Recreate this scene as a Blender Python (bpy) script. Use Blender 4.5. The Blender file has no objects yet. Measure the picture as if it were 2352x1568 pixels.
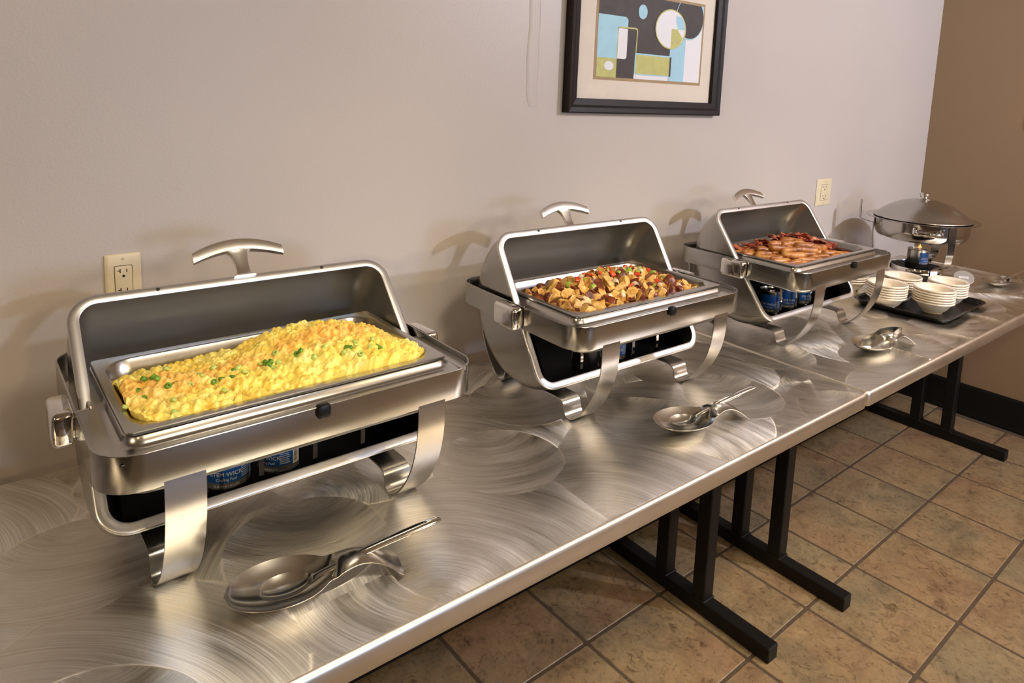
import bpy, bmesh, math, random
import mathutils
from mathutils import Vector, Matrix, noise
from math import sin, cos, pi, radians as rad, sqrt, atan2

C = bpy.context.scene.collection
S = bpy.context.scene
random.seed(7)

# ------------------------------------------------------------------ camera
CAM = (-0.4124, -1.5753, 1.6820)
YAW, PITCH, ROLL = 0.6883, 0.1441, 0.0416
FPX, PPX, PPY = 1594.05, 1227.19, 446.59
fw = Vector((sin(YAW) * cos(PITCH), cos(YAW) * cos(PITCH), -sin(PITCH)))
rt = fw.cross(Vector((0, 0, 1))).normalized()
up = rt.cross(fw)
r2 = rt * cos(ROLL) + up * sin(ROLL)
u2 = -rt * sin(ROLL) + up * cos(ROLL)
cd = bpy.data.cameras.new('camera')
cam = bpy.data.objects.new('camera', cd)
C.objects.link(cam)
m = Matrix.Identity(4)
for i in range(3):
    m[i][0], m[i][1], m[i][2], m[i][3] = r2[i], u2[i], -fw[i], CAM[i]
cam.matrix_world = m
cd.sensor_width = 36
cd.sensor_fit = 'HORIZONTAL'
cd.lens = 36 * FPX / 2352
cd.shift_x = -(PPX - 1176) / 2352
cd.shift_y = (PPY - 784) / 2352
cd.clip_start = 0.02
S.camera = cam

# ------------------------------------------------------------------ world, exposure
S.view_settings.view_transform = 'Standard'
S.view_settings.look = 'None'
S.view_settings.exposure = 0.0
S.view_settings.gamma = 1.0
S.view_settings.use_curve_mapping = False
w = bpy.data.worlds.new('world')
S.world = w
w.use_nodes = True
w.node_tree.nodes['Background'].inputs[0].default_value = (1.0, 0.62, 0.30, 1)
w.node_tree.nodes['Background'].inputs[1].default_value = 0.05


def light(name, kind, loc, energy, color, size=0.2, target=None, sy=None, spread=None):
    l = bpy.data.lights.new(name, kind)
    l.energy = energy
    l.color = color
    if kind == 'AREA':
        l.size = size
        if sy:
            l.shape = 'RECTANGLE'
            l.size_y = sy
        if spread:
            l.spread = spread
    else:
        l.shadow_soft_size = size
    o = bpy.data.objects.new(name, l)
    C.objects.link(o)
    o.location = loc
    if target:
        d = Vector(target) - Vector(loc)
        o.rotation_euler = d.to_track_quat('-Z', 'Y').to_euler()
    return o


WARM = (1.0, 0.76, 0.44)
# two white lamps that throw the paired shadows on the wall
ls = light('lamp_left_light', 'SPOT', (-3.1, -2.1, 2.45), 130, (1.0, 0.76, 0.50), 0.05, (1.7, 0.0, 1.55))
ls.data.spot_size = rad(58)
ls.data.spot_blend = 0.9
light('lamp_right_light', 'POINT', (2.95, -2.40, 2.60), 155, (0.92, 0.93, 1.12), 0.05)
light('added_overhead_fill', 'AREA', (0.35, -1.75, 2.78), 11.5, (1.0, 0.86, 0.66), 0.45, (0.35, -0.78, 0.9), spread=rad(72))  # fill without a fixture, added to brighten the eggs and table front
light('added_overhead_fill', 'AREA', (1.85, -1.75, 2.78), 10, (1.0, 0.84, 0.62), 0.45, (1.75, -0.85, 0.9), spread=rad(72))  # another added fill, brightens the farther tabletop and its food
# warm room lamps further back
for p, e in (((-2.6, -5.2, 2.45), 48), ((0.2, -4.4, 2.45), 48), ((2.2, -3.3, 2.45), 68)):
    light('room_lamp_light', 'POINT', p, e, WARM, 0.10)
# daylight through the window of the opposite wall
light('window_light', 'AREA', (1.9, -8.4, 1.75), 95, (0.60, 0.82, 1.25), 1.5, (1.6, 0, 1.9), 1.2)

# ------------------------------------------------------------------ materials
def nt(name):
    mt = bpy.data.materials.new(name)
    mt.use_nodes = True
    t = mt.node_tree
    return mt, t, t.nodes['Principled BSDF']


def N(t, kind, **kw):
    n = t.nodes.new(kind)
    for k, v in kw.items():
        if k.startswith('i_'):
            n.inputs[int(k[2:])].default_value = v
        else:
            setattr(n, k, v)
    return n


def noise_tex(t, scale, detail=3, rough=0.5, vec=None, dist=0.0):
    n = t.nodes.new('ShaderNodeTexNoise')
    n.inputs['Scale'].default_value = scale
    n.inputs['Detail'].default_value = detail
    n.inputs['Roughness'].default_value = rough
    n.inputs['Distortion'].default_value = dist
    if vec is not None:
        t.links.new(vec, n.inputs['Vector'])
    return n


def ramp(t, fac, stops):
    r = t.nodes.new('ShaderNodeValToRGB')
    e = r.color_ramp.elements
    while len(e) < len(stops):
        e.new(0.5)
    for i, (p, c) in enumerate(stops):
        e[i].position = p
        e[i].color = (*c, 1) if len(c) == 3 else c
    t.links.new(fac, r.inputs[0])
    return r.outputs[0]


def coord(t, kind='Object', scale=None):
    c = t.nodes.new('ShaderNodeTexCoord')
    o = c.outputs[kind]
    if scale:
        mp = t.nodes.new('ShaderNodeMapping')
        mp.inputs['Scale'].default_value = scale
        t.links.new(o, mp.inputs['Vector'])
        o = mp.outputs[0]
    return o


def bump(t, b, h, strength, dist):
    n = t.nodes.new('ShaderNodeBump')
    n.inputs['Strength'].default_value = strength
    n.inputs['Distance'].default_value = dist
    t.links.new(h, n.inputs['Height'])
    t.links.new(n.outputs[0], b.inputs['Normal'])
    return n


def plain(name, col, rough=0.5, metal=0.0, spec=0.5, nscale=40, nstr=0.0, var=0.0):
    mt, t, b = nt(name)
    b.inputs['Roughness'].default_value = rough
    b.inputs['Metallic'].default_value = metal
    b.inputs['Specular IOR Level'].default_value = spec
    v = coord(t)
    n = noise_tex(t, nscale, 4, 0.6, v)
    lo = tuple(max(0, c * (1 - var)) for c in col)
    hi = tuple(min(1, c * (1 + var)) for c in col)
    t.links.new(ramp(t, n.outputs[0], [(0.3, lo), (0.7, hi)]), b.inputs['Base Color'])
    if nstr:
        bump(t, b, n.outputs[0], nstr, 0.002)
    return mt


def steel(name, col, rough, stretch=(3, 300, 300), amt=0.08, smudge=0.08, bstr=0.02):
    mt, t, b = nt(name)
    b.inputs['Metallic'].default_value = 1
    v = coord(t, 'Object', stretch)
    n = noise_tex(t, 1.0, 3, 0.6, v)
    n2 = noise_tex(t, 9, 4, 0.6, coord(t))
    a = t.nodes.new('ShaderNodeMath'); a.operation = 'MULTIPLY_ADD'
    t.links.new(n.outputs[0], a.inputs[0]); a.inputs[1].default_value = amt; a.inputs[2].default_value = rough - amt / 2
    a2 = t.nodes.new('ShaderNodeMath'); a2.operation = 'MULTIPLY_ADD'
    t.links.new(n2.outputs[0], a2.inputs[0]); a2.inputs[1].default_value = smudge; t.links.new(a.outputs[0], a2.inputs[2])
    t.links.new(a2.outputs[0], b.inputs['Roughness'])
    t.links.new(ramp(t, n2.outputs[0], [(0.3, tuple(c * 0.93 for c in col)), (0.7, col)]), b.inputs['Base Color'])
    if bstr:
        bump(t, b, n.outputs[0], bstr, 0.0004)
    return mt


M = {}
M['steel'] = steel('brushed_steel', (0.43, 0.42, 0.395), 0.15, (3, 300, 300))
M['steel_leg'] = steel('brushed_steel_legs', (0.60, 0.585, 0.55), 0.21, (300, 8, 8), 0.05, 0.05, 0)
M['steel_pan'] = steel('pan_steel', (0.52, 0.505, 0.475), 0.20, (60, 60, 60), 0.05)
M['steel_lid'] = steel('lid_inner_steel', (0.66, 0.64, 0.60), 0.34, (3, 60, 60), 0.05, 0.05, 0)
M['lid_out'] = steel('lid_outer_steel', (0.40, 0.385, 0.36), 0.16, (3, 60, 60), 0.05, 0.05, 0)
M['polish'] = steel('polished_steel', (0.48, 0.46, 0.43), 0.10, (20, 20, 20), 0.03, 0.04, 0)
M['chrome'] = steel('chrome', (0.80, 0.78, 0.75), 0.06, (20, 20, 20), 0.02, 0.03, 0)
M['rim'] = steel('satin_rim_steel', (0.74, 0.73, 0.71), 0.33, (20, 20, 20), 0.04, 0.06, 0)
M['handle'] = steel('worn_chrome', (0.84, 0.82, 0.79), 0.20, (20, 20, 20), 0.03, 0.08, 0)
M['spoon'] = steel('spoon_steel', (0.70, 0.68, 0.63), 0.17, (30, 30, 30), 0.04, 0.05, 0)
M['black'] = plain('black_plastic', (0.004, 0.004, 0.004), 0.4, spec=0.3)
M['black_tray'] = plain('black_tray_plastic', (0.004, 0.004, 0.004), 0.30, spec=0.3, nstr=0.1, nscale=300)
M['black_paint'] = plain('black_powder_coat', (0.006, 0.0055, 0.005), 0.45, spec=0.25, nstr=0.05, nscale=500)
M['dark_inside'] = plain('black_steel_and_shade', (0.004, 0.004, 0.004), 0.55, spec=0.2)  # black burner parts, also the sheet painted as shade inside the lids
M['ivory'] = plain('ivory_plastic', (0.72, 0.63, 0.42), 0.35, var=0.03)
M['slot'] = plain('dark_slot', (0.02, 0.015, 0.01), 0.6)
M['ceramic'] = plain('cream_stoneware', (0.85, 0.76, 0.62), 0.16, var=0.02)
M['frame'] = plain('dark_wood_frame', (0.010, 0.007, 0.0055), 0.5, spec=0.25, var=0.25)
M['mat'] = plain('mat_board', (0.72, 0.65, 0.55), 0.85, var=0.02)
M['gold'] = plain('tan_mat_bevel', (0.36, 0.25, 0.12), 0.6, var=0.05)
M['art_dark'] = plain('paint_charcoal', (0.040, 0.032, 0.028), 0.6, var=0.25, nscale=25)
M['art_blue'] = plain('paint_pale_blue', (0.36, 0.63, 0.76), 0.6, var=0.05, nscale=30)
M['art_olive'] = plain('paint_olive', (0.50, 0.50, 0.17), 0.6, var=0.12, nscale=30)
M['art_white'] = plain('paint_white', (0.78, 0.79, 0.82), 0.6, var=0.02)
M['wall'] = None
M['can'] = steel('can_steel', (0.62, 0.62, 0.62), 0.22, (20, 20, 20), 0.04, 0.04, 0)
M['can_grey'] = plain('can_grey_paint', (0.12, 0.125, 0.13), 0.3)
M['can_blue'] = plain('can_blue_paint', (0.012, 0.09, 0.33), 0.3)
M['white_print'] = plain('white_print', (0.75, 0.75, 0.75), 0.5)
M['dark_print'] = plain('dark_print', (0.03, 0.03, 0.03), 0.5)
M['paper'] = plain('white_paper', (0.8, 0.79, 0.77), 0.8)
M['greyplastic'] = plain('grey_plastic_disc', (0.36, 0.335, 0.30), 0.45)


def wall_mat(name, col, rough=0.42):
    mt, t, b = nt(name)
    v = coord(t)
    n = noise_tex(t, 160, 3, 0.6, v)
    n2 = noise_tex(t, 2.5, 3, 0.5, v)
    b.inputs['Roughness'].default_value = rough
    b.inputs['Specular IOR Level'].default_value = 0.4
    t.links.new(ramp(t, n2.outputs[0], [(0.3, tuple(c * 0.97 for c in col)), (0.7, col)]), b.inputs['Base Color'])
    bump(t, b, n.outputs[0], 0.35, 0.0012)
    return mt


M['wall'] = wall_mat('greige_wall_paint', (0.53, 0.485, 0.445))
M['wall_tan'] = wall_mat('tan_wall_paint', (0.27, 0.185, 0.108))
M['ceiling'] = wall_mat('ceiling_paint', (0.46, 0.38, 0.27), 0.9)


def table_mat():
    mt, t, b = nt('swirl_brushed_aluminium')
    L = t.links
    b.inputs['Metallic'].default_value = 1
    pos = coord(t, 'Object')

    def vm(op, a=None, bb=None, sc=None):
        n = t.nodes.new('ShaderNodeVectorMath'); n.operation = op
        for i, x in enumerate((a, bb)):
            if x is None: continue
            if isinstance(x, (tuple, list)): n.inputs[i].default_value = x
            else: L.new(x, n.inputs[i])
        if sc is not None: n.inputs['Scale'].default_value = sc
        return n

    def mm(op, a, bb=None, c=None):
        n = t.nodes.new('ShaderNodeMath'); n.operation = op
        for i, x in enumerate((a, bb, c)):
            if x is None: continue
            if isinstance(x, (int, float)): n.inputs[i].default_value = x
            else: L.new(x, n.inputs[i])
        return n.outputs[0]

    cur = None
    rim = None
    # wobble so that no sweep is a perfect circle
    wob = noise_tex(t, 2.0, 2, 0.5, pos)
    wv = vm('SCALE', vm('SUBTRACT', wob.outputs['Color'], (0.5, 0.5, 0.5)).outputs[0], None, 0.06).outputs[0]
    p2 = vm('ADD', pos, wv).outputs[0]
    p2 = vm('MULTIPLY', p2, (1, 1, 0)).outputs[0]
    for scale, off, radius in ((1.2, (3.1, 1.7, 0), 9.0), (1.6, (0.37, 5.2, 0), 0.52), (2.1, (7.7, 2.4, 0), 0.45), (2.9, (1.2, 9.4, 0), 0.38)):
        q = vm('ADD', p2, off).outputs[0]
        vo = t.nodes.new('ShaderNodeTexVoronoi'); vo.voronoi_dimensions = '2D'
        vo.inputs['Scale'].default_value = scale
        L.new(q, vo.inputs['Vector'])
        # centre of the sweep in table units
        dv = vm('SUBTRACT', q, vo.outputs['Position']).outputs[0]
        dv = vm('ADD', dv, {1.2: (0.5, 0.25, 0), 1.6: (-0.22, 0.20, 0), 2.1: (0.20, 0.12, 0), 2.9: (-0.05, -0.16, 0)}[scale]).outputs[0]
        msk = mm('LESS_THAN', vo.outputs['Distance'], radius)
        # worn line where a sweep of the pad ended, its golden highlight painted in
        edge = mm('SUBTRACT', 1, mm('MINIMUM', 1, mm('DIVIDE', mm('ABSOLUTE', mm('SUBTRACT', vo.outputs['Distance'], radius)), 0.010 if scale < 4 else 0.006)))
        rim = edge if rim is None else mm('MAXIMUM', mm('MULTIPLY', rim, mm('SUBTRACT', 1, msk)), edge)
        if cur is None:
            cur = dv
            tone = vo.outputs['Color']
        else:
            mx = t.nodes.new('ShaderNodeMix'); mx.data_type = 'VECTOR'
            L.new(msk, mx.inputs[0]); L.new(cur, mx.inputs[4]); L.new(dv, mx.inputs[5])
            cur = mx.outputs[1]
            mc = t.nodes.new('ShaderNodeMix'); mc.data_type = 'RGBA'
            L.new(msk, mc.inputs[0]); L.new(tone, mc.inputs[6]); L.new(vo.outputs['Color'], mc.inputs[7])
            tone = mc.outputs[2]
    sp = t.nodes.new('ShaderNodeSeparateXYZ'); L.new(cur, sp.inputs[0])
    st = t.nodes.new('ShaderNodeSeparateColor'); L.new(tone, st.inputs[0])
    tang = t.nodes.new('ShaderNodeCombineXYZ')
    L.new(mm('MULTIPLY', sp.outputs[1], -1), tang.inputs[0]); L.new(sp.outputs[0], tang.inputs[1])
    tn = vm('NORMALIZE', tang.outputs[0]).outputs[0]
    rho = vm('LENGTH', cur).outputs['Value']
    ang = mm('ARCTAN2', sp.outputs[1], sp.outputs[0])

    def streak(s_r, s_a, seed):
        cx = t.nodes.new('ShaderNodeCombineXYZ')
        L.new(mm('MULTIPLY', rho, s_r), cx.inputs[0]); L.new(mm('MULTIPLY', ang, s_a), cx.inputs[1]); L.new(mm('MULTIPLY', st.outputs[0], 40), cx.inputs[2])
        return noise_tex(t, 1, 3, 0.65, vm('ADD', cx.outputs[0], (seed, 0, 0)).outputs[0]).outputs[0]
    fine = streak(520, 1.3, 3)
    broad = streak(32, 0.9, 11)
    rib = streak(6, 34, 23)
    patch = noise_tex(t, 5.0, 3, 0.55, p2).outputs[0]
    rough = mm('MULTIPLY_ADD', broad, 0.42, 0.10)
    rough = mm('MULTIPLY_ADD', patch, 0.05, mm('ADD', rough, 0.05))
    rough = mm('MULTIPLY_ADD', fine, 0.20, mm('SUBTRACT', rough, 0.12))
    rimn = mm('MULTIPLY', rim, mm('GREATER_THAN', noise_tex(t, 6.0, 1, 0.5, pos).outputs[0], 0.5))
    rough = mm('MULTIPLY_ADD', rimn, 0.16, rough)
    L.new(rough, b.inputs['Roughness'])
    b.inputs['Anisotropic'].default_value = 0.80
    L.new(tn, b.inputs['Tangent'])
    h = mm('MULTIPLY_ADD', rib, 0.07, mm('MULTIPLY_ADD', broad, 0.12, fine))
    bump(t, b, h, 0.5, 0.0005)
    cb = ramp(t, mm('MULTIPLY_ADD', fine, 0.55, mm('MULTIPLY', broad, 0.45)), [(0.38, (0.66, 0.62, 0.54)), (0.60, (0.98, 0.95, 0.88))])
    mxr = t.nodes.new('ShaderNodeMix'); mxr.data_type = 'RGBA'
    L.new(mm('MULTIPLY', rimn, 0.8), mxr.inputs[0]); L.new(cb, mxr.inputs[6]); mxr.inputs[7].default_value = (1.0, 0.93, 0.80, 1)
    L.new(mxr.outputs[2], b.inputs['Base Color'])
    return mt


M['table'] = table_mat()
M['edge'] = steel('worn_aluminium_edge', (0.80, 0.74, 0.64), 0.32, (2, 40, 120), 0.10, 0.10, 0.03)


def tile_mat():
    mt, t, b = nt('slate_look_ceramic_tile')
    L = t.links
    oi = t.nodes.new('ShaderNodeObjectInfo')
    v = coord(t)
    add = t.nodes.new('ShaderNodeVectorMath'); add.operation = 'ADD'
    cmb = t.nodes.new('ShaderNodeCombineXYZ')
    ml = t.nodes.new('ShaderNodeMath'); ml.operation = 'MULTIPLY'; ml.inputs[1].default_value = 57
    L.new(oi.outputs['Random'], ml.inputs[0]); L.new(ml.outputs[0], cmb.inputs[2]); L.new(ml.outputs[0], cmb.inputs[0])
    L.new(v, add.inputs[0]); L.new(cmb.outputs[0], add.inputs[1])
    n = noise_tex(t, 7, 6, 0.65, add.outputs[0], 0.6)
    n2 = noise_tex(t, 34, 5, 0.7, add.outputs[0], 1.2)
    n3 = noise_tex(t, 3.0, 2, 0.5, add.outputs[0])
    c1 = ramp(t, n.outputs[0], [(0.30, (0.085, 0.060, 0.036)), (0.43, (0.19, 0.135, 0.075)), (0.56, (0.29, 0.215, 0.115)), (0.72, (0.28, 0.165, 0.09))])
    c2 = ramp(t, n3.outputs[0], [(0.35, (0.18, 0.160, 0.105)), (0.55, (0.27, 0.185, 0.100)), (0.7, (0.25, 0.140, 0.085))])
    mx = t.nodes.new('ShaderNodeMix'); mx.data_type = 'RGBA'; mx.inputs[0].default_value = 0.5
    L.new(c1, mx.inputs[6]); L.new(c2, mx.inputs[7])
    dk = t.nodes.new('ShaderNodeMix'); dk.data_type = 'RGBA'; dk.blend_type = 'MULTIPLY'; dk.inputs[0].default_value = 1
    L.new(mx.outputs[2], dk.inputs[6])
    L.new(ramp(t, n2.outputs[0], [(0.30, (0.38, 0.32, 0.25)), (0.47, (0.95, 0.93, 0.90)), (0.60, (1.05, 1.03, 1.0)), (0.75, (1.35, 1.32, 1.22))]), dk.inputs[7])
    L.new(dk.outputs[2], b.inputs['Base Color'])
    b.inputs['Roughness'].default_value = 0.42
    bump(t, b, n2.outputs[0], 0.4, 0.002)
    return mt


M['tile'] = tile_mat()
M['grout'] = plain('brown_grout', (0.075, 0.050, 0.030), 0.9, nscale=60, var=0.2)


def egg_mat():
    mt, t, b = nt('scrambled_egg')
    L = t.links
    v = coord(t)
    n = noise_tex(t, 22, 4, 0.6, v)
    n2 = noise_tex(t, 9, 5, 0.65, v, 0.8)
    base = ramp(t, n.outputs[0], [(0.30, (0.93, 0.62, 0.08)), (0.5, (0.97, 0.76, 0.16)), (0.7, (0.98, 0.86, 0.30))])
    # melted cheddar along the middle of the heap
    sep = t.nodes.new('ShaderNodeSeparateXYZ'); L.new(v, sep.inputs[0])
    sh = t.nodes.new('ShaderNodeMath'); sh.operation = 'ADD'; sh.inputs[1].default_value = 0.022; L.new(sep.outputs[1], sh.inputs[0])
    ab = t.nodes.new('ShaderNodeMath'); ab.operation = 'ABSOLUTE'; L.new(sh.outputs[0], ab.inputs[0])
    g = t.nodes.new('ShaderNodeMath'); g.operation = 'MULTIPLY_ADD'; g.inputs[1].default_value = -3.6; g.inputs[2].default_value = 0.28
    L.new(ab.outputs[0], g.inputs[0])
    s = t.nodes.new('ShaderNodeMath'); s.operation = 'ADD'; L.new(g.outputs[0], s.inputs[0]); L.new(n2.outputs[0], s.inputs[1])
    mk = ramp(t, s.outputs[0], [(0.62, (0, 0, 0)), (0.74, (0.60, 0.60, 0.60))])
    mx = t.nodes.new('ShaderNodeMix'); mx.data_type = 'RGBA'
    L.new(mk, mx.inputs[0]); L.new(base, mx.inputs[6]); mx.inputs[7].default_value = (0.95, 0.46, 0.10, 1)
    L.new(mx.outputs[2], b.inputs['Base Color'])
    b.inputs['Roughness'].default_value = 0.38
    b.inputs['Subsurface Weight'].default_value = 0.4
    b.inputs['Subsurface Radius'].default_value = (0.012, 0.008, 0.003)
    b.inputs['Subsurface Scale'].default_value = 0.5
    n3 = noise_tex(t, 90, 4, 0.7, v)
    bump(t, b, n3.outputs[0], 0.2, 0.002)
    return mt


M['egg'] = egg_mat()
M['onion_green'] = plain('green_onion', (0.13, 0.30, 0.02), 0.4, nscale=90, var=0.5)
M['onion_pale'] = plain('pale_green_onion', (0.50, 0.62, 0.14), 0.4, nscale=90, var=0.3)


def food(name, stops, scale, rough=0.35, sss=0.0, bstr=0.4, obj_rand=True):
    mt, t, b = nt(name)
    L = t.links
    v = coord(t)
    oi = t.nodes.new('ShaderNodeObjectInfo')
    cmb = t.nodes.new('ShaderNodeCombineXYZ')
    ml = t.nodes.new('ShaderNodeMath'); ml.operation = 'MULTIPLY'; ml.inputs[1].default_value = 31
    L.new(oi.outputs['Random'], ml.inputs[0]); L.new(ml.outputs[0], cmb.inputs[0])
    add = t.nodes.new('ShaderNodeVectorMath'); add.operation = 'ADD'
    L.new(v, add.inputs[0]); L.new(cmb.outputs[0], add.inputs[1])
    n = noise_tex(t, scale, 5, 0.65, add.outputs[0], 0.5)
    L.new(ramp(t, n.outputs[0], stops), b.inputs['Base Color'])
    b.inputs['Roughness'].default_value = rough
    if sss:
        b.inputs['Subsurface Weight'].default_value = sss
        b.inputs['Subsurface Radius'].default_value = (0.006, 0.003, 0.001)
        b.inputs['Subsurface Scale'].default_value = 0.5
    bump(t, b, n.outputs[0], bstr, 0.002)
    return mt


M['potato'] = food('potato_flesh', [(0.32, (0.30, 0.10, 0.018)), (0.42, (0.62, 0.32, 0.06)), (0.60, (0.84, 0.58, 0.20))], 45, 0.36, 0.08)
M['skin'] = food('potato_skin', [(0.35, (0.06, 0.012, 0.005)), (0.5, (0.16, 0.034, 0.012)), (0.65, (0.27, 0.075, 0.022))], 60, 0.32)
M['redpep'] = food('red_pepper', [(0.4, (0.55, 0.04, 0.015)), (0.6, (0.78, 0.12, 0.03))], 80, 0.22)
M['greenpep'] = food('green_pepper', [(0.4, (0.22, 0.34, 0.03)), (0.6, (0.42, 0.52, 0.07))], 80, 0.25)
M['onion_white'] = food('cooked_onion', [(0.4, (0.66, 0.52, 0.33)), (0.6, (0.80, 0.68, 0.50))], 80, 0.25)
M['sausage'] = food('browned_sausage', [(0.30, (0.07, 0.018, 0.004)), (0.42, (0.25, 0.075, 0.012)), (0.55, (0.44, 0.17, 0.030)), (0.7, (0.60, 0.34, 0.10))], 30, 0.42)
M['bacon'] = food('cooked_bacon', [(0.32, (0.055, 0.008, 0.006)), (0.45, (0.22, 0.030, 0.016)), (0.56, (0.42, 0.10, 0.045)), (0.68, (0.66, 0.30, 0.15))], 34, 0.26)

# flame / lamp shades
def emis(name, col, st):
    mt, t, b = nt(name)
    b.inputs['Emission Color'].default_value = (*col, 1)
    b.inputs['Emission Strength'].default_value = st
    b.inputs['Base Color'].default_value = (*col, 1)
    return mt


M['flame'] = emis('flame', (1.0, 0.42, 0.12), 1.6)
M['shade'] = emis('lamp_shade_glow', (1.0, 0.80, 0.50), 5)
M['daylit'] = emis('daylit_window_pane', (0.75, 0.87, 1.0), 1.6)


def glass_mat():
    mt = bpy.data.materials.new('picture_glass')
    mt.use_nodes = True
    t = mt.node_tree
    t.nodes.clear()
    o = t.nodes.new('ShaderNodeOutputMaterial')
    a = t.nodes.new('ShaderNodeBsdfTransparent')
    g = t.nodes.new('ShaderNodeBsdfGlossy'); g.inputs['Roughness'].default_value = 0.01
    mx = t.nodes.new('ShaderNodeMixShader')
    f = t.nodes.new('ShaderNodeLayerWeight'); f.inputs[0].default_value = 0.08
    t.links.new(f.outputs[0], mx.inputs[0]); t.links.new(a.outputs[0], mx.inputs[1]); t.links.new(g.outputs[0], mx.inputs[2])
    t.links.new(mx.outputs[0], o.inputs[0])
    return mt


M['glass'] = glass_mat()

# ------------------------------------------------------------------ mesh helpers
def link(name, me, parent=None, smooth=True, ang=35):
    o = bpy.data.objects.new(name, me)
    C.objects.link(o)
    if parent is not None:
        o.parent = parent
    return o


def finish(bm, name, mats, parent=None, smooth=True, ang=35, recalc=True):
    if recalc:
        bmesh.ops.recalc_face_normals(bm, faces=bm.faces)
    me = bpy.data.meshes.new(name)
    bm.to_mesh(me)
    bm.free()
    if not isinstance(mats, (list, tuple)):
        mats = [mats]
    for mt in mats:
        me.materials.append(mt)
    if smooth:
        me.shade_smooth()
        me.set_sharp_from_angle(angle=rad(ang))
    return link(name, me, parent)


def tag(o, label=None, cat=None, group=None, kind=None):
    if label: o['label'] = label
    if cat: o['category'] = cat
    if group: o['group'] = group
    if kind: o['kind'] = kind
    return o


def empty(name, loc, rz=0.0, label=None, cat=None, group=None):
    o = bpy.data.objects.new(name, None)
    o.empty_display_size = 0.05
    C.objects.link(o)
    o.location = loc
    o.rotation_euler = (0, 0, rz)
    return tag(o, label, cat, group)


def box(bm, c, s, bev=0.0, seg=2, mat=0, rot=None):
    vs = []
    for dx in (-1, 1):
        for dy in (-1, 1):
            for dz in (-1, 1):
                p = Vector((dx * s[0] / 2, dy * s[1] / 2, dz * s[2] / 2))
                if rot is not None: p = rot @ p
                vs.append(bm.verts.new(p + Vector(c)))
    idx = [(0, 1, 3, 2), (4, 6, 7, 5), (0, 4, 5, 1), (2, 3, 7, 6), (0, 2, 6, 4), (1, 5, 7, 3)]
    fs = [bm.faces.new([vs[i] for i in f]) for f in idx]
    for f in fs: f.material_index = mat
    if bev:
        es = {e for f in fs for e in f.edges}
        r = bmesh.ops.bevel(bm, geom=list(es), offset=bev, segments=seg, affect='EDGES', profile=0.5)
        for f in r['faces']: f.material_index = mat
    return fs


def rrect(hx, y0, y1, r, seg=6, cx=0.0):
    """rounded rectangle outline, counter-clockwise, always 4*(seg+1) points"""
    pts = []
    r = min(r, hx - 1e-5, (y1 - y0) / 2 - 1e-5)
    for (px, py, a0) in ((cx + hx - r, y1 - r, 0), (cx - hx + r, y1 - r, 90), (cx - hx + r, y0 + r, 180), (cx + hx - r, y0 + r, 270)):
        for i in range(seg + 1):
            a = rad(a0 + 90 * i / seg)
            pts.append((px + r * cos(a), py + r * sin(a)))
    return pts


def loft(bm, rings, cap0=False, cap1=False, closed=True, loop=False, mat=0):
    R = [[bm.verts.new(p) for p in ring] for ring in rings]
    n = len(R[0])
    rr = range(len(R)) if loop else range(len(R) - 1)
    for i in rr:
        a, b_ = R[i], R[(i + 1) % len(R)]
        for j in range(n if closed else n - 1):
            k = (j + 1) % n
            try:
                f = bm.faces.new((a[j], a[k], b_[k], b_[j]))
                f.material_index = mat
            except ValueError:
                pass
    if cap0: bm.faces.new(list(reversed(R[0]))).material_index = mat
    if cap1: bm.faces.new(R[-1]).material_index = mat
    return R


def lathe(bm, prof, seg=40, c=(0, 0, 0), mat=0, cap0=False, cap1=False):
    rings = [[(c[0] + r * cos(2 * pi * i / seg), c[1] + r * sin(2 * pi * i / seg), c[2] + z) for i in range(seg)] for r, z in prof]
    return loft(bm, rings, cap0, cap1, mat=mat)


def prism(bm, pts, z0, z1, mat=0):
    a = [bm.verts.new((x, y, z0)) for x, y in pts]
    b_ = [bm.verts.new((x, y, z1)) for x, y in pts]
    n = len(pts)
    f = [bm.faces.new(list(reversed(a))), bm.faces.new(b_)]
    for i in range(n):
        k = (i + 1) % n
        f.append(bm.faces.new((a[i], a[k], b_[k], b_[i])))
    for x in f: x.material_index = mat
    return f


def tube(bm, path, r, seg=10, mat=0, cap=True, sx=1.0):
    """round tube along path; r a number or one per point"""
    P = [Vector(p) for p in path]
    rings = []
    ref = Vector((0, 0, 1))
    for i, p in enumerate(P):
        d = (P[min(i + 1, len(P) - 1)] - P[max(i - 1, 0)]).normalized()
        s = d.cross(ref)
        if s.length < 1e-4: s = d.cross(Vector((0, 1, 0)))
        s.normalize()
        q = s.cross(d)
        rr_ = r[i] if isinstance(r, (list, tuple)) else r
        rings.append([p + s * cos(2 * pi * k / seg) * rr_ * sx + q * sin(2 * pi * k / seg) * rr_ for k in range(seg)])
    loft(bm, rings, cap, cap, mat=mat)


def catmull(pts, n=4):
    out = []
    P = [Vector(p) for p in pts]
    P = [2 * P[0] - P[1]] + P + [2 * P[-1] - P[-2]]
    for i in range(1, len(P) - 2):
        for k in range(n):
            t = k / n
            p0, p1, p2, p3 = P[i - 1:i + 3]
            out.append(0.5 * ((2 * p1) + (p2 - p0) * t + (2 * p0 - 5 * p1 + 4 * p2 - p3) * t * t + (3 * p1 - p0 - 3 * p2 + p3) * t ** 3))
    out.append(P[-2])
    return out


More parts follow.
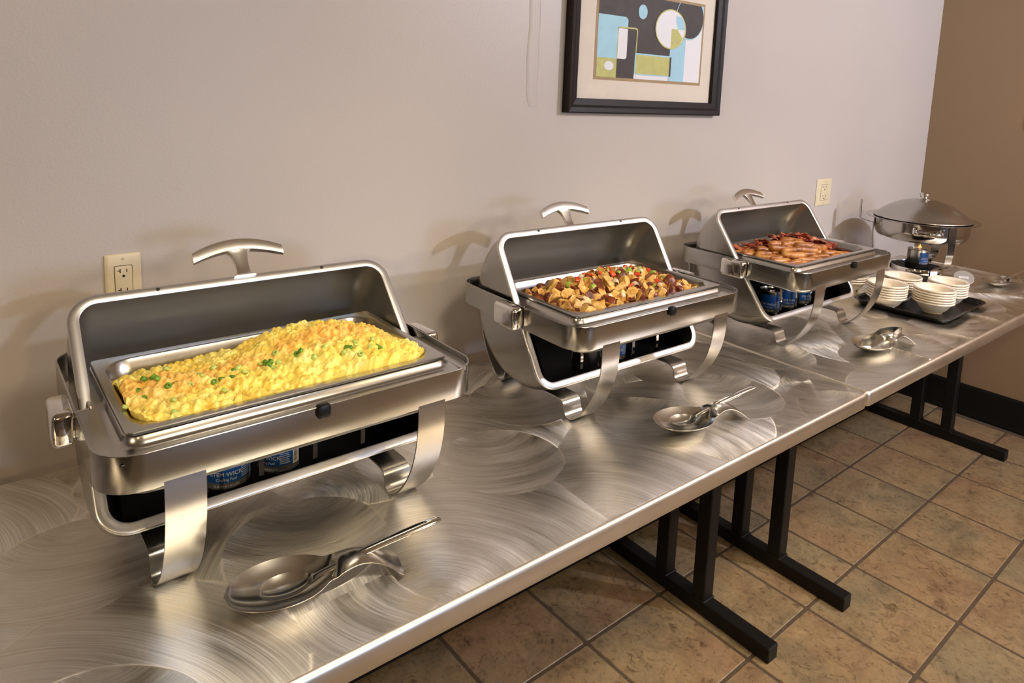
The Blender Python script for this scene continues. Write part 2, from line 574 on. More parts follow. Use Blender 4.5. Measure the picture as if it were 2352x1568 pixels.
def strip_yz(bm, prof, x0, x1, th):
    """flat metal strip following a (y,z) path, from x0 to x1, thickness th"""
    P = catmull([(0, y, z) for y, z in prof], 4)
    rings = []
    for i, p in enumerate(P):
        d = (P[min(i + 1, len(P) - 1)] - P[max(i - 1, 0)]).normalized()
        nrm = Vector((0, -d.z, d.y)) * th / 2
        rings.append([(x0, *(p + nrm)[1:]), (x1, *(p + nrm)[1:]), (x1, *(p - nrm)[1:]), (x0, *(p - nrm)[1:])])
    loft(bm, rings, True, True)


def copy_tree(o, parent=None):
    c = o.copy()
    C.objects.link(c)
    if parent is not None: c.parent = parent
    for ch in list(o.children):
        copy_tree(ch, c)
    return c


# ------------------------------------------------------------------ room
XR, XL, YF, ZC = 3.835, -5.6, -8.6, 2.80
YB = 0.082           # the back wall stands a hand's width behind the tables


def wall(name, c, s, mt, **kw):
    bm = bmesh.new()
    box(bm, c, s)
    o = finish(bm, name, mt, smooth=False)
    return tag(o, kind='structure', **kw)


wall('wall_back', ((XL + XR) / 2, YB + 0.05, ZC / 2), (XR - XL + 0.2, 0.1, ZC), M['wall'])
wall('wall_right', (XR + 0.05, (YF + YB) / 2, ZC / 2), (0.1, YB - YF, ZC), M['wall_tan'])
wall('wall_left', (XL - 0.05, (YF + YB) / 2, ZC / 2), (0.1, YB - YF, ZC), M['wall_tan'])
wall('wall_front', ((XL + XR) / 2, YF - 0.05, ZC / 2), (XR - XL + 0.2, 0.1, ZC), M['wall_tan'])
wall('ceiling', ((XL + XR) / 2, (YF + YB) / 2, ZC + 0.05), (XR - XL + 0.2, YB - YF + 0.2, 0.1), M['ceiling'])


def baseboard(name, p0, p1, nrm):
    bm = bmesh.new()
    d = (Vector(p1) - Vector(p0)).normalized()
    n = Vector(nrm)
    prof = [(0.0, 0.0), (0.010, 0.0), (0.010, 0.010), (0.007, 0.03), (0.007, 0.165), (0.003, 0.178), (0.0, 0.178)]
    rings = [[Vector(p) + n * a + Vector((0, 0, z)) for a, z in prof] for p in (p0, p1)]
    loft(bm, rings, True, True)
    tag(finish(bm, name, M['black_paint'], smooth=False), kind='structure')


baseboard('baseboard_back', (XL, YB - 0.0005, 0), (XR, YB - 0.0005, 0), (0, -1, 0))
baseboard('baseboard_right', (XR - 0.0005, YB - 0.012, 0), (XR - 0.0005, YF, 0), (-1, 0, 0))

# window in the opposite wall (source of the cool light), out of the frame
bm = bmesh.new()
for x in (1.1, 1.9, 2.7): box(bm, (x, YF + 0.01, 1.75), (0.06, 0.05, 1.36))
for z in (1.1, 2.4): box(bm, (1.9, YF + 0.01, z), (1.66, 0.05, 0.06))
wf = tag(finish(bm, 'window_1', M['ceiling'], smooth=False), kind='structure')
for x in (1.5, 2.3):
    bm = bmesh.new(); box(bm, (x, YF + 0.012, 1.75), (0.74, 0.01, 1.24))
    finish(bm, 'pane', M['daylit'], wf, smooth=False)

# floor: grout bed with every tile its own piece
bm = bmesh.new()
box(bm, ((XL + XR) / 2, (YF + YB) / 2, -0.052), (XR - XL + 0.2, YB - YF + 0.2, 0.1))
floor = tag(finish(bm, 'floor', M['grout'], smooth=False), kind='structure')
TS, TX, TY, TR = 0.3491, 0.9899, -0.2188, 0.0216
bm = bmesh.new()
g = 0.0055
h0 = TS / 2 - g
rings = [[(x, y, z) for x, y in rrect(h0 - i, -h0 + i, h0 - i, 0.006, 2)] for i, z in ((0, -0.0035), (0, -0.0015), (0.002, 0.0))]
loft(bm, rings, False, True)
tme = bpy.data.meshes.new('tile'); bm.to_mesh(tme); bm.free(); tme.materials.append(M['tile'])
for i in range(-12, 9):
    for j in range(-14, 2):
        X, Y = (i + .5) * TS, (j + .5) * TS
        x = TX + cos(TR) * X - sin(TR) * Y
        y = TY + sin(TR) * X + cos(TR) * Y
        if x < XL - 0.0 or x > XR + 0.12 or y < YF or y > YB + 0.14: continue
        if x < -1.2 or y < -3.3:      # far behind the camera the plain bed carries on
            continue
        o = bpy.data.objects.new('tile', tme)
        C.objects.link(o)
        o.parent = floor
        o.location = (x, y, 0)
        o.rotation_euler = (0, 0, TR + random.choice((0, 1, 2, 3)) * pi / 2)
# painted-over drywall patch on the back wall
bm = bmesh.new()
random.seed(3)
n = 26
L_, R_ = [], []
for i in range(n):
    z = 1.6431 + (ZC - 1.6511) * i / (n - 1)
    L_.append((0.901 + (0.012 if i == 0 else 0.0) + random.uniform(-.003, .003), z))
    R_.append((0.9473 + random.uniform(-.003, .003), z))
rings = []
for (xl, z), (xr, _) in zip(L_, R_):
    rings.append([(xl, 0, z), (xl + .002, -.0015, z), (xl + .014, -.0012, z), ((xl + xr) / 2, -.0024, z), ((xl + xr) / 2 + .004, -.0004, z), ((xl + xr) / 2 + .009, -.0026, z), (xr - .002, -.0018, z), (xr, 0, z)])
loft(bm, rings, False, False, closed=False)
tr_ = tag(finish(bm, 'trim_1', M['wall'], smooth=True, ang=60), kind='structure')
tr_.location.y = YB


# ------------------------------------------------------------------ framed picture
FX0, FX1, FZ0, FZ1 = 1.0481, 1.8324, 1.6273, 2.141
pic = empty('framed_picture', ((FX0 + FX1) / 2, YB, FZ0), 0, 'abstract print of blue, olive and charcoal shapes in a black frame', 'picture')
ox, oz = -(FX0 + FX1) / 2, -FZ0


def frame_ring(bm, x0, x1, z0, z1, prof):
    """prof: list of (inset, y)"""
    rings = [[(x0 + i + ox, y, z0 + i + oz), (x1 - i + ox, y, z0 + i + oz), (x1 - i + ox, y, z1 - i + oz), (x0 + i + ox, y, z1 - i + oz)] for i, y in prof]
    loft(bm, rings)


bm = bmesh.new()
frame_ring(bm, FX0, FX1, FZ0, FZ1, [(0.0, -0.001), (0.0, -0.026), (0.004, -0.030), (0.018, -0.027), (0.026, -0.022), (0.045, -0.018), (0.047, -0.010), (0.047, -0.001)])
finish(bm, 'frame', M['frame'], pic, smooth=False)


def flat(name, pts, y, mt, th=0.0008):
    bm = bmesh.new()
    a = [bm.verts.new((x + ox, y, z + oz)) for x, z in pts]
    b_ = [bm.verts.new((x + ox, y - th, z + oz)) for x, z in pts]
    n = len(pts)
    bm.faces.new(a); bm.faces.new(list(reversed(b_)))
    for i in range(n):
        bm.faces.new((a[i], b_[i], b_[(i + 1) % n], a[(i + 1) % n]))
    return finish(bm, name, mt, pic, smooth=False)


AX0, AX1, AZ0, AZ1 = 1.1825, 1.7153, 1.7462, 2.022


def rr_pts(x0, x1, z0, z1, r=0.0, corners=(1, 1, 1, 1), seg=5):
    out = []
    for k, (cx_, cz_, a0, s1, s2) in enumerate(((x1, z1, 0, -1, -1), (x0, z1, 90, 1, -1), (x0, z0, 180, 1, 1), (x1, z0, 270, -1, 1))):
        if r and corners[k]:
            for i in range(seg + 1):
                a = rad(a0 + 90 * i / seg)
                out.append((cx_ + s1 * r + r * cos(a), cz_ + s2 * r + r * sin(a)))
        else:
            out.append((cx_, cz_))
    return out


def ell(cx_, cz_, rx, rz_, n=40, a0=0, a1=360):
    return [(cx_ + rx * cos(rad(a0 + (a1 - a0) * i / n)), cz_ + rz_ * sin(rad(a0 + (a1 - a0) * i / n))) for i in range(n if a1 - a0 == 360 else n + 1)]


def clip(pts, x0, x1, z0, z1):
    def cl(P, f, inter):
        out = []
        for i in range(len(P)):
            a, b_ = P[i - 1], P[i]
            fa, fb = f(a), f(b_)
            if fa != fb: out.append(inter(a, b_))
            if fb: out.append(b_)
        return out
    def ix(v): return lambda a, b_: (v, a[1] + (b_[1] - a[1]) * (v - a[0]) / (b_[0] - a[0]))
    def iz(v): return lambda a, b_: (a[0] + (b_[0] - a[0]) * (v - a[1]) / (b_[1] - a[1]), v)
    P = cl(pts, lambda p: p[0] >= x0, ix(x0)); P = cl(P, lambda p: p[0] <= x1, ix(x1))
    P = cl(P, lambda p: p[1] >= z0, iz(z0)); return cl(P, lambda p: p[1] <= z1, iz(z1))


flat('mat_board', rr_pts(FX0 + .045, FX1 - .045, FZ0 + .045, FZ1 - .045), -0.004, M['mat'])
flat('inner_mat', rr_pts(AX0 - .0095, AX1 + .0095, AZ0 - .0095, AZ1 + .0095), -0.005, M['gold'])
Y = [-0.0060]


def art(name, pts, mt, do_clip=True):
    Y[0] -= 0.00012
    if do_clip: pts = clip(pts, AX0, AX1, AZ0, AZ1)
    flat(name, pts, Y[0], mt, 0.0001)


art('canvas', rr_pts(AX0, AX1, AZ0, AZ1), M['art_white'], False)
art('charcoal_field', [(1.1825, 2.022), (1.1825, 1.945), (1.2745, 1.9115), (1.275, 1.7462), (1.3608, 1.7462), (1.3655, 1.8273), (1.5417, 1.8278), (1.5417, 1.8694), (1.5692, 1.9115), (1.6008, 2.022)], M['art_dark'])
art('blue_block', [(1.1825, 1.8083), (1.2748, 1.8083), (1.2748, 1.9115), (1.3203, 1.9115), (1.3213, 1.9347), (1.3166, 1.9431), (1.3082, 1.9468), (1.1825, 1.9462)], M['art_blue'])
art('white_bar', rr_pts(1.2748, 1.3208, 1.8092, 1.9083, 0.010, (0, 1, 0, 1)), M['art_white'])
art('olive_outline', [(1.274, 1.8062), (1.274, 1.9041), (1.2776, 1.911), (1.285, 1.9136), (1.3608, 1.9157), (1.3676, 1.9131), (1.3708, 1.9062), (1.3676, 1.8273), (1.3634, 1.8273), (1.3661, 1.9041), (1.3634, 1.9083), (1.3587, 1.9104), (1.284, 1.9089), (1.2792, 1.9062), (1.2771, 1.901), (1.2771, 1.8062)], M['art_olive'])
art('olive_square', rr_pts(1.1825, 1.2748, 1.7462, 1.8085), M['art_olive'])
art('white_spot', ell(1.2397, 1.7836, 0.0216, 0.0149), M['art_white'])
art('blue_strip', rr_pts(1.5403, 1.6242, 1.7462, 1.9115), M['art_blue'])
art('blue_surround', rr_pts(1.3613, 1.5461, 1.7604, 1.8331, .008, (0, 1, 1, 0)), M['art_blue'])
art('olive_bar', rr_pts(1.3671, 1.5419, 1.7639, 1.8278, .005, (0, 1, 1, 0)), M['art_olive'])
art('charcoal_sliver', rr_pts(1.5419, 1.5513, 1.761, 1.8299, .003, (1, 0, 0, 1)), M['art_dark'])
art('blue_spot', ell(1.3887, 1.971, 0.0223, 0.0242), M['art_blue'])
DC = (1.6398, 1.9747)
art('blue_corner', [(1.6429, 2.022), (1.7153, 2.022), (1.7153, 1.9747), (1.6745, 1.9641)], M['art_blue'])
art('circle_outline', ell(*DC, 0.0784, 0.0774), M['art_blue'])
art('charcoal_circle', ell(DC[0] + .0005, DC[1] + .0005, 0.0758, 0.0737), M['art_dark'])
art('olive_ring', ell(1.5377, 1.9262, 0.0826, 0.069), M['art_olive'])
art('white_disc', ell(1.5377, 1.9264, 0.0774, 0.0647), M['art_white'])
# upper left part of the overlap: blue
art('blue_overlap', [(1.5924, 1.9718), (1.5629, 1.9768), (1.5617, 1.9589), (1.5666, 1.9431), (1.5756, 1.9289), (1.6135, 1.9289), (1.6108, 1.9452), (1.6029, 1.962)], M['art_blue'])
art('olive_quarter', [(1.5412, 1.9289), (1.5745, 1.9289), (1.585, 1.9168), (1.5966, 1.9062), (1.6019, 1.8947), (1.5903, 1.8799), (1.5692, 1.8673), (1.5412, 1.8594)], M['art_olive'])
art('olive_arc', [(1.615, 1.9294), (1.6203, 1.9289), (1.6166, 1.9094), (1.6071, 1.8936), (1.6029, 1.8978), (1.6114, 1.9115)], M['art_olive'])
art('signature', [(1.1861, 1.7789), (1.1876, 1.7794), (1.1882, 1.7683), (1.1903, 1.7599), (1.189, 1.7594), (1.1869, 1.7673)], M['white_print'])
bm = bmesh.new()
bm.faces.new([bm.verts.new((x + ox, -.0125, z + oz)) for x, z in rr_pts(FX0 + .046, FX1 - .046, FZ0 + .046, FZ1 - .046)[::-1]])
finish(bm, 'glass', M['glass'], pic, smooth=False, recalc=False)


# ------------------------------------------------------------------ outlets and switch
def outlet(name, x0, x1, z0, z1, label, horizontal_slot=True):
    w_, h_ = x1 - x0, z1 - z0
    root = empty(name, ((x0 + x1) / 2, YB, z0), 0, label, 'outlet')
    bm = bmesh.new()
    rings = []
    for i, y in ((0, -0.0005), (0, -0.003), (0.0035, -0.0062), (0.006, -0.0068)):
        rings.append([(x, y, z) for x, z in rrect(w_ / 2 - i, i, h_ - i, 0.003, 2)])
    loft(bm, rings, False, True)
    finish(bm, 'cover_plate', M['ivory'], root, ang=25)
    sx = w_ / 0.070
    sz = h_ / 0.114
    bm = bmesh.new()
    rings = [[(x, y, z) for x, z in rrect(0.0170 * sx - i, h_ / 2 - .0335 * sz + i, h_ / 2 + .0335 * sz - i, 0.002, 2)] for i, y in ((-.0006, -.0067), (-.0006, -.00685))]
    loft(bm, rings, False, True)
    finish(bm, 'gap', M['slot'], root)
    bm = bmesh.new()
    rings = [[(x, y, z) for x, z in rrect(0.0165 * sx - i, h_ / 2 - .033 * sz + i, h_ / 2 + .033 * sz - i, 0.002, 2)] for i, y in ((0, -.0066), (0, -.0078), (.0008, -.0082))]
    loft(bm, rings, False, True)
    finish(bm, 'receptacle', M['ivory'], root, ang=25)
    for cz in (h_ / 2 + .0195 * sz, h_ / 2 - .0195 * sz):
        bm = bmesh.new()
        box(bm, (-.0063 * sx, -.0083, cz + .004 * sz), (.0018 * sx, .0004, .0085 * sz))
        if horizontal_slot: box(bm, (-.0085 * sx, -.0083, cz + .0042 * sz), (.006 * sx, .0004, .0017 * sz))
        box(bm, (.0063 * sx, -.0083, cz + .004 * sz), (.0018 * sx, .0004, .007 * sz))
        pts = [(.0026 * sx * cos(rad(a)), cz - .0065 * sz + .0026 * sz * sin(rad(a))) for a in range(0, 181, 20)] + [(-.0026 * sx, cz - .009 * sz), (.0026 * sx, cz - .009 * sz)]
        bm.faces.new([bm.verts.new((x, -.0085, z)) for x, z in pts])
        finish(bm, 'socket', M['slot'], root, smooth=False)
    for cz in (h_ * .915, h_ * .085):
        bm = bmesh.new()
        pr = [(0.0032 * sx, -.0066), (0.0032 * sx, -.0074), (.0026 * sx, -.0078)]
        rings = [[(r * cos(a), y, cz + r * sin(a)) for a in [2 * pi * k / 14 for k in range(14)]] for r, y in pr]
        loft(bm, rings, False, True)
        box(bm, (0, -.0079, cz), (.0008, .0004, .0055), mat=1)
        finish(bm, 'screw', [M['ivory'], M['slot']], root)
    return root


outlet('wall_outlet', -0.2063, -0.139, 1.1896, 1.3117, 'ivory wall outlet behind the open lid of the nearest chafing dish')
outlet('wall_outlet', 2.6569, 2.7884, 1.2128, 1.3401, 'ivory wall outlet between the farthest chafing dish and the round chafer', False)
sw = empty('light_switch', (XR, -0.435, 1.605), 0, 'ivory switch plate on the tan wall at the right edge of the view', 'switch')
bm = bmesh.new()
rings = [[(-x, y, z) for y, z in rrect(0.040 - i, i, 0.135 - i, 0.004, 2)] for i, x in ((0, .0005), (0, .006), (.004, .012), (.006, .013))]
loft(bm, rings, False, True)
finish(bm, 'cover_plate', M['ivory'], sw)
bm = bmesh.new(); box(bm, (-.016, 0, .0675), (.006, .03, .06), .002)
finish(bm, 'rocker', M['ivory'], sw)

# ------------------------------------------------------------------ tables
H = 0.9081
YT = -0.7733


def table_top(bm, x0, x1):
    cx_, hw = (x0 + x1) / 2, (x1 - x0) / 2
    y0, y1 = YT, -0.004
    def R(i, z, r=0.016): return [(x, y, z) for x, y in rrect(hw - i, y0 + i, y1 - i, max(r - i, 0.002), 5, cx_)]
    rings = [R(.012, H - .042), R(0.0015, H - .042), R(0, H - .040), R(0, H - .010), R(.0012, H - .0045), R(.004, H - .0014), R(.008, H - .0001), R(.011, H)]
    loft(bm, rings, True, True)
    bmesh.ops.recalc_face_normals(bm, faces=bm.faces)
    for f in bm.faces:
        if f.normal.z < 0.97: f.material_index = 1


def t_leg(parent, x, y0, y1, posts):
    bm = bmesh.new()
    box(bm, (x, (y0 + y1) / 2, .026), (.05, y1 - y0, .050), .003, 1)
    finish(bm, 'foot', M['black_paint'], parent, smooth=False)
    for p in posts:
        bm = bmesh.new()
        box(bm, (x, p, .449), (.05, .05, .796), .003, 1)
        box(bm, (x, p, .0525), (.058, .058, .006), .002, 1)
        finish(bm, 'post', M['black_paint'], parent, smooth=False)
    bm = bmesh.new(); box(bm, (x, -.39, .855), (.05, .62, .022), .002, 1)
    finish(bm, 'support_bar', M['black_paint'], parent, smooth=False)


t1 = empty('buffet_table', (0, 0, 0), 0, 'nearer metal-topped buffet table carrying the egg and potato chafing dishes', 'table')
bm = bmesh.new(); table_top(bm, -1.75, 1.4612)
finish(bm, 'tabletop', [M['table'], M['edge']], t1, ang=50)
t_leg(t1, 1.398, -.610, .062, (-.342, -.182))
t_leg(t1, -1.45, -.610, -.03, (-.342, -.182))
t2 = empty('buffet_table', (0, 0, 0), 0, 'farther metal-topped buffet table carrying the bacon dish and the stacked bowls', 'table')
bm = bmesh.new(); table_top(bm, 1.4650, 3.4446)
finish(bm, 'tabletop', [M['table'], M['edge']], t2, ang=50)
t_leg(t2, 1.799, -.640, .055, (-.370, -.213))
t_leg(t2, 3.436, -.612, .055, (-.340, -.188))

# ------------------------------------------------------------------ chafing dishes
PY, PZ, RL, LW = 0.0225, 0.2457, 0.2012, 0.2955


def make_lid(parent, phi, ht, hx):
    Xv = Vector((1, 0, 0))
    U = Vector((0, cos(phi), sin(phi)))
    Nn = Vector((0, sin(phi), -cos(phi)))
    O = Vector((0, PY, PZ))
    rc = 0.046
    def shell(d):
        W_, Rr, c_ = LW - d, RL - d, rc - d
        prof = [(W_, 0.004), (W_, Rr * .4), (W_, Rr - c_)]
        for i in range(1, 9):
            a = rad(90 * i / 8)
            prof.append((W_ - c_ + c_ * cos(a), Rr - c_ + c_ * sin(a)))
        prof += [(0.12, Rr)]
        prof += [(-x, r) for x, r in reversed(prof)]
        out = []
        for k in range(0, 49):
            t = pi * k / 48
            D = U * cos(t) + Nn * sin(t)
            out.append([O + Xv * x + D * r for x, r in prof])
        return out
    bm = bmesh.new()
    loft(bm, shell(0), closed=False, mat=1)
    loft(bm, shell(0.0016), closed=False, mat=0)
    lid = finish(bm, 'lid', [M['steel_lid'], M['lid_out']], parent, ang=50)
    # folded rim around the opening
    def outl(e, n):
        r_ = max(rc + e, 0.01)
        return [O + Xv * x + U * u_ + Nn * n for x, u_ in rrect(LW + e, -RL - e, RL + e, r_, 8)]
    bm = bmesh.new()
    rings = [outl(.0005, .004), outl(.0025, .003), outl(.0032, .000), outl(.0022, -.0025), outl(-.001, -.0036), outl(-.0135, -.0036), outl(-.0148, -.0026), outl(-.0148, .000), outl(-.012, .002)]
    loft(bm, rings, loop=True)
    for sx in (-.155, .155):      # little rubber stops in the rim
        p = O + Xv * sx + U * (RL - .0045) + Nn * -.0036
        rg = [[p + Xv * (r * cos(2 * pi * k / 12)) + U * (r * sin(2 * pi * k / 12)) - Nn * dz for k in range(12)] for r, dz in ((.0034, 0), (.0034, .0009), (.002, .0013))]
        loft(bm, rg, False, True, mat=1)
    finish(bm, 'lid_rim', [M['rim'], M['slot']], lid, ang=50)
    # T handle
    th = rad(ht)
    D = U * cos(th) + Nn * sin(th)
    T = -(-U * sin(th) + Nn * cos(th))       # faces the viewer
    bm = bmesh.new()
    rings = []
    for k in range(21):
        x = -0.086 + 0.172 * k / 20
        q = x / 0.086
        rtop = 0.287 - .023 * q * q
        hgt = .0265 - .004 * abs(q) ** 3
        tk = .0065 - .0015 * q * q
        cpt = O + Xv * (x + hx)
        r0, r1 = rtop - hgt, rtop
        ring = []
        for (rr_, tt) in ((r0, -tk), (r0 + .003, -tk - .0015), (r1 - .003, -tk - .0008), (r1, -tk + .002), (r1 - .001, tk), (r0 + .002, tk + .001), (r0 - .0005, tk - .002)):
            # bar curves: normal direction leans slightly outwards
            ring.append(cpt + D * rr_ - T * tt)
        rings.append(ring)
    loft(bm, rings, True, True)
    rings = []
    for r_, hw_, tk in ((.2005, .021, .011), (.2035, .0195, .010), (.2050, .0150, .006), (.212, .0130, .0045), (.225, .0125, .0045), (.240, .0140, .0048), (.252, .0170, .0055), (.2640, .028, .0055)):
        rings.append([O + D * r_ + Xv * (x + hx) - T * t_ for x, t_ in rrect(hw_, -tk, tk, tk * .45, 2)])
    loft(bm, rings, True, True)
    finish(bm, 'handle', M['handle'], lid, ang=40)
    # pivots
    for s in (-1, 1):
        bm = bmesh.new()
        tube(bm, [(s * .286, PY, PZ), (s * .3075, PY, PZ)], .0055, 12)
        rings = [[(s * xx, y, z) for y, z in [(PY - .007 + dy, PZ + dz) for dy, dz in ((-.008, -.012), (.022, -.012), (.022, .014), (-.008, .014))]] for xx in (.284, .2875)]
        loft(bm, rings, True, True)
        finish(bm, 'pivot_pin', M['chrome'], lid, ang=40)
    return lid


def make_chafer(pos, phi, rz, label, ht, hx):
    root = empty('chafing_dish', pos, rz, label, 'chafing dish')
    # hoop band
    y0, y1 = -0.2143, 0.2731
    bm = bmesh.new()
    def o_(i, z): return [(x, y, z) for x, y in rrect(.3093 - i, y0 + i, y1 - i, .058 - i, 8)]
    loft(bm, [o_(.0004, .2140), o_(0, .2150), o_(0, .2680), o_(.0006, .2688), o_(.0028, .2688), o_(.0032, .2680), o_(.0032, .2150), o_(.0028, .2140)], loop=True)
    finish(bm, 'band', M['steel'], root, ang=30)
    # water pan with its ledge
    bm = bmesh.new()
    def w_(hx, a, b_, r, z): return [(x, y, z) for x, y in rrect(hx, a, b_, r, 8)]
    rings = [w_(.2655, -.163, .163, .022, .2716), w_(.2675, -.1655, .1655, .024, .2710), w_(.2690, -.1685, .1665, .026, .2625), w_(.2730, -.1730, .1690, .030, .2590), w_(.2800, -.178, .1700, .034, .2580),
             w_(.2860, -.2090, .1750, .052, .2575), w_(.2860, -.2100, .1750, .052, .2560), w_(.2860, -.2050, .1750, .050, .2200),
             w_(.2850, -.2040, .1740, .050, .2080), w_(.2790, -.1970, .1680, .045, .2000), w_(.2680, -.186, .1580, .040, .1965)]
    loft(bm, rings, False, True)
    # side ledges in front of the pivots
    for s in (-1, 1):
        pts = [(s * .280, -.001), (s * .280, -.2085)]
        for i in range(9):
            a = rad(270 + 90 * i / 8)
            pts.append((s * (.252 + .0535 * cos(a)), -.155 + .0545 * sin(a)))
        pts.append((s * .3055, -.001))
        prism(bm, pts, .2562, .2582)
    finish(bm, 'water_pan', M['steel_pan'], root, ang=40)
    make_lid(root, phi, ht, hx)
    # black sheet added under the pan for the darkness inside the lid
    bm = bmesh.new()
    rings = []
    for k in range(25):
        a = rad(-116 + (0 + 112) * k / 24)
        rr_ = .1965
        rings.append([(x, PY + rr_ * cos(a), PZ + rr_ * sin(a)) for x in (-.258, .258)])
    loft(bm, rings, closed=False)
    for s in (-1, 1):
        pl = [(s * .258, PY + .1965 * cos(rad(a)), PZ + .1965 * sin(rad(a))) for a in range(-116, -3, 8)]
        pl += [(s * .258, PY + .17, .212), (s * .258, PY - .005, .212)]
        bm.faces.new([bm.verts.new(p) for p in pl])
    finish(bm, 'shade_lining', M['dark_inside'], root, ang=60, recalc=False)
    bm = bmesh.new()
    box(bm, (0, PY - .004, .0580), (.516, .100, .002), .0005, 1)
    box(bm, (0, PY - .0535, .061), (.516, .002, .007))
    finish(bm, 'fuel_shelf', M['dark_inside'], root, smooth=False)
    for x in (-.135, -.042, .056, .152):
        bm = bmesh.new()
        strip_yz(bm, [(-.030, .060), (-.040, .066), (-.046, .083), (-.047, .115), (-.042, .150), (-.040, .197)], x - .0045, x + .0045, .0018)
        finish(bm, 'fuel_divider', M['chrome'], root)
    # legs
    pf = [(-.2125, .226), (-.2135, .205), (-.2125, .170), (-.2060, .130), (-.1930, .092), (-.1720, .055), (-.1480, .026), (-.1260, .0075), (-.1120, .0022), (-.1020, .0040), (-.0955, .0120), (-.0925, .0230), (-.0885, .0330), (-.0800, .0385), (-.0600, .0400), (-.0200, .0385), (.0290, .0370)]
    for sx in (-1, 1):
        xc = -.2030 if sx < 0 else .2030
        for side in (0, 1):
            bm = bmesh.new()
            q = pf if side == 0 else [(0.058 - y, z) for y, z in pf]
            strip_yz(bm, q, xc - .0275, xc + .0275, .0028)
            finish(bm, 'leg', M['steel_leg'], root, ang=40)
    # square end caps over the lid pivots
    for s in (-1, 1):
        bm = bmesh.new()
        def e_(i, x, r=.009): return [(s * x, y, z) for y, z in [(yy + .022, zz) for yy, zz in rrect(.0425 - i, .2125 + i, .2690 - i, r, 3)]]
        loft(bm, [e_(.006, .3096), e_(.006, .3115), e_(.0015, .3125), e_(.0, .3150), e_(0, .3330), e_(.0025, .3375), e_(.006, .3392)], True, True)
        finish(bm, 'side_grip', M['chrome'], root, ang=35)
    # rubber clip
    bm = bmesh.new()
    rings = [[(x, y, z) for x, z in rrect(.0115 - i, .2500 + i, .2730 - i * .6, .006, 3)] for i, y in ((.0015, -.2090), (0, -.2105), (0, -.2190), (.0015, -.2215), (.004, -.2225))]
    loft(bm, rings, True, True)
    finish(bm, 'rubber_clip', M['black'], root)
    return root


def food_pan(pos, rz, label):
    bm = bmesh.new()
    def w_(hx, hy, r, z): return [(x, y, z) for x, y in rrect(hx, -hy, hy, r, 8)]
    rings = [w_(.2640, .1615, .008, .2722), w_(.2652, .1627, .009, .2728), w_(.2652, .1627, .009, .2764), w_(.2640, .1615, .008, .2776), w_(.2560, .1510, .040, .2782), w_(.2515, .1455, .046, .2776),
             w_(.2490, .1430, .046, .2750), w_(.2440, .1380, .045, .2500), w_(.2390, .1330, .045, .2280), w_(.2340, .1280, .044, .2200), w_(.2220, .1160, .040, .2160)]
    loft(bm, rings, False, True)
    o = finish(bm, 'food_pan', M['steel_pan'], None, ang=40)
    o.location = pos
    o.rotation_euler = (0, 0, rz)
    return tag(o, label, 'food pan')


CH = [((-.0019, -.3509), .0173, .8307), ((.9025, -.3128), -.0082, 1.0141), ((1.8196, -.3133), -.0027, .9399)]
labels = ['nearest roll-top chafing dish, lid open over the scrambled eggs',
          'middle roll-top chafing dish, lid open over the roasted potatoes',
          'farthest roll-top chafing dish, lid open over sausages and bacon']
plab = ['steel food pan full of scrambled eggs in the nearest chafing dish', 'steel food pan full of potatoes in the middle chafing dish', 'steel food pan of sausages and bacon in the farthest chafing dish']
for (p, rz, phi), lb, pl, (ht, hx) in zip(CH, labels, plab, ((0, 0), (6, -.018), (7, -.012))):
    make_chafer((p[0], p[1], H), phi, rz, lb, ht, hx)
    food_pan((p[0], p[1], H), rz, pl)


def region(x, y):
    """which ninth of a food pan a piece lies in"""
    a = 'front' if y < -.045 else ('rear' if y > .035 else 'middle')
    b_ = 'left' if x < -.075 else ('right' if x > .075 else 'centre')
    return ('very middle' if (a, b_) == ('middle', 'centre') else ('%s %s' % (a, b_) if a != 'middle' else '%s side' % b_))


def place(o, k, x, y, z, rz=0.0):
    (px, py), r, _ = CH[k]
    o.location = (px + x * cos(r) - y * sin(r), py + x * sin(r) + y * cos(r), H + z)
    o.rotation_euler = (0, 0, r + rz)


# ------------------------------------------------------------------ fuel cans
def wrap_text(bm, s, size, r, zc, ang, mat):
    cu = bpy.data.curves.new('tmp', 'FONT')
    cu.body = s; cu.size = size; cu.align_x = 'CENTER'; cu.align_y = 'CENTER'; cu.extrude = 0.0
    ob = bpy.data.objects.new('tmp', cu)
    C.objects.link(ob)
    dg = bpy.context.evaluated_depsgraph_get()
    dg.update()
    me = bpy.data.meshes.new_from_object(ob.evaluated_get(dg))
    mp = {}
    for vv in me.vertices:
        a = ang + vv.co.x / r
        mp[vv.index] = bm.verts.new((r * cos(a), r * sin(a), zc + vv.co.y))
    for p in me.polygons:
        try:
            f = bm.faces.new([mp[i] for i in p.vertices]); f.material_index = mat
        except ValueError: pass
    bpy.data.objects.remove(ob); bpy.data.curves.remove(cu); bpy.data.meshes.remove(me)


def patch(bm, r, a0, a1, z0, z1, mat, n=14):
    for i in range(n):
        b0, b1 = a0 + (a1 - a0) * i / n, a0 + (a1 - a0) * (i + 1) / n
        vs = [bm.verts.new((r * cos(a), r * sin(a), z)) for a, z in ((b0, z0), (b1, z0), (b1, z1), (b0, z1))]
        bm.faces.new(vs).material_index = mat


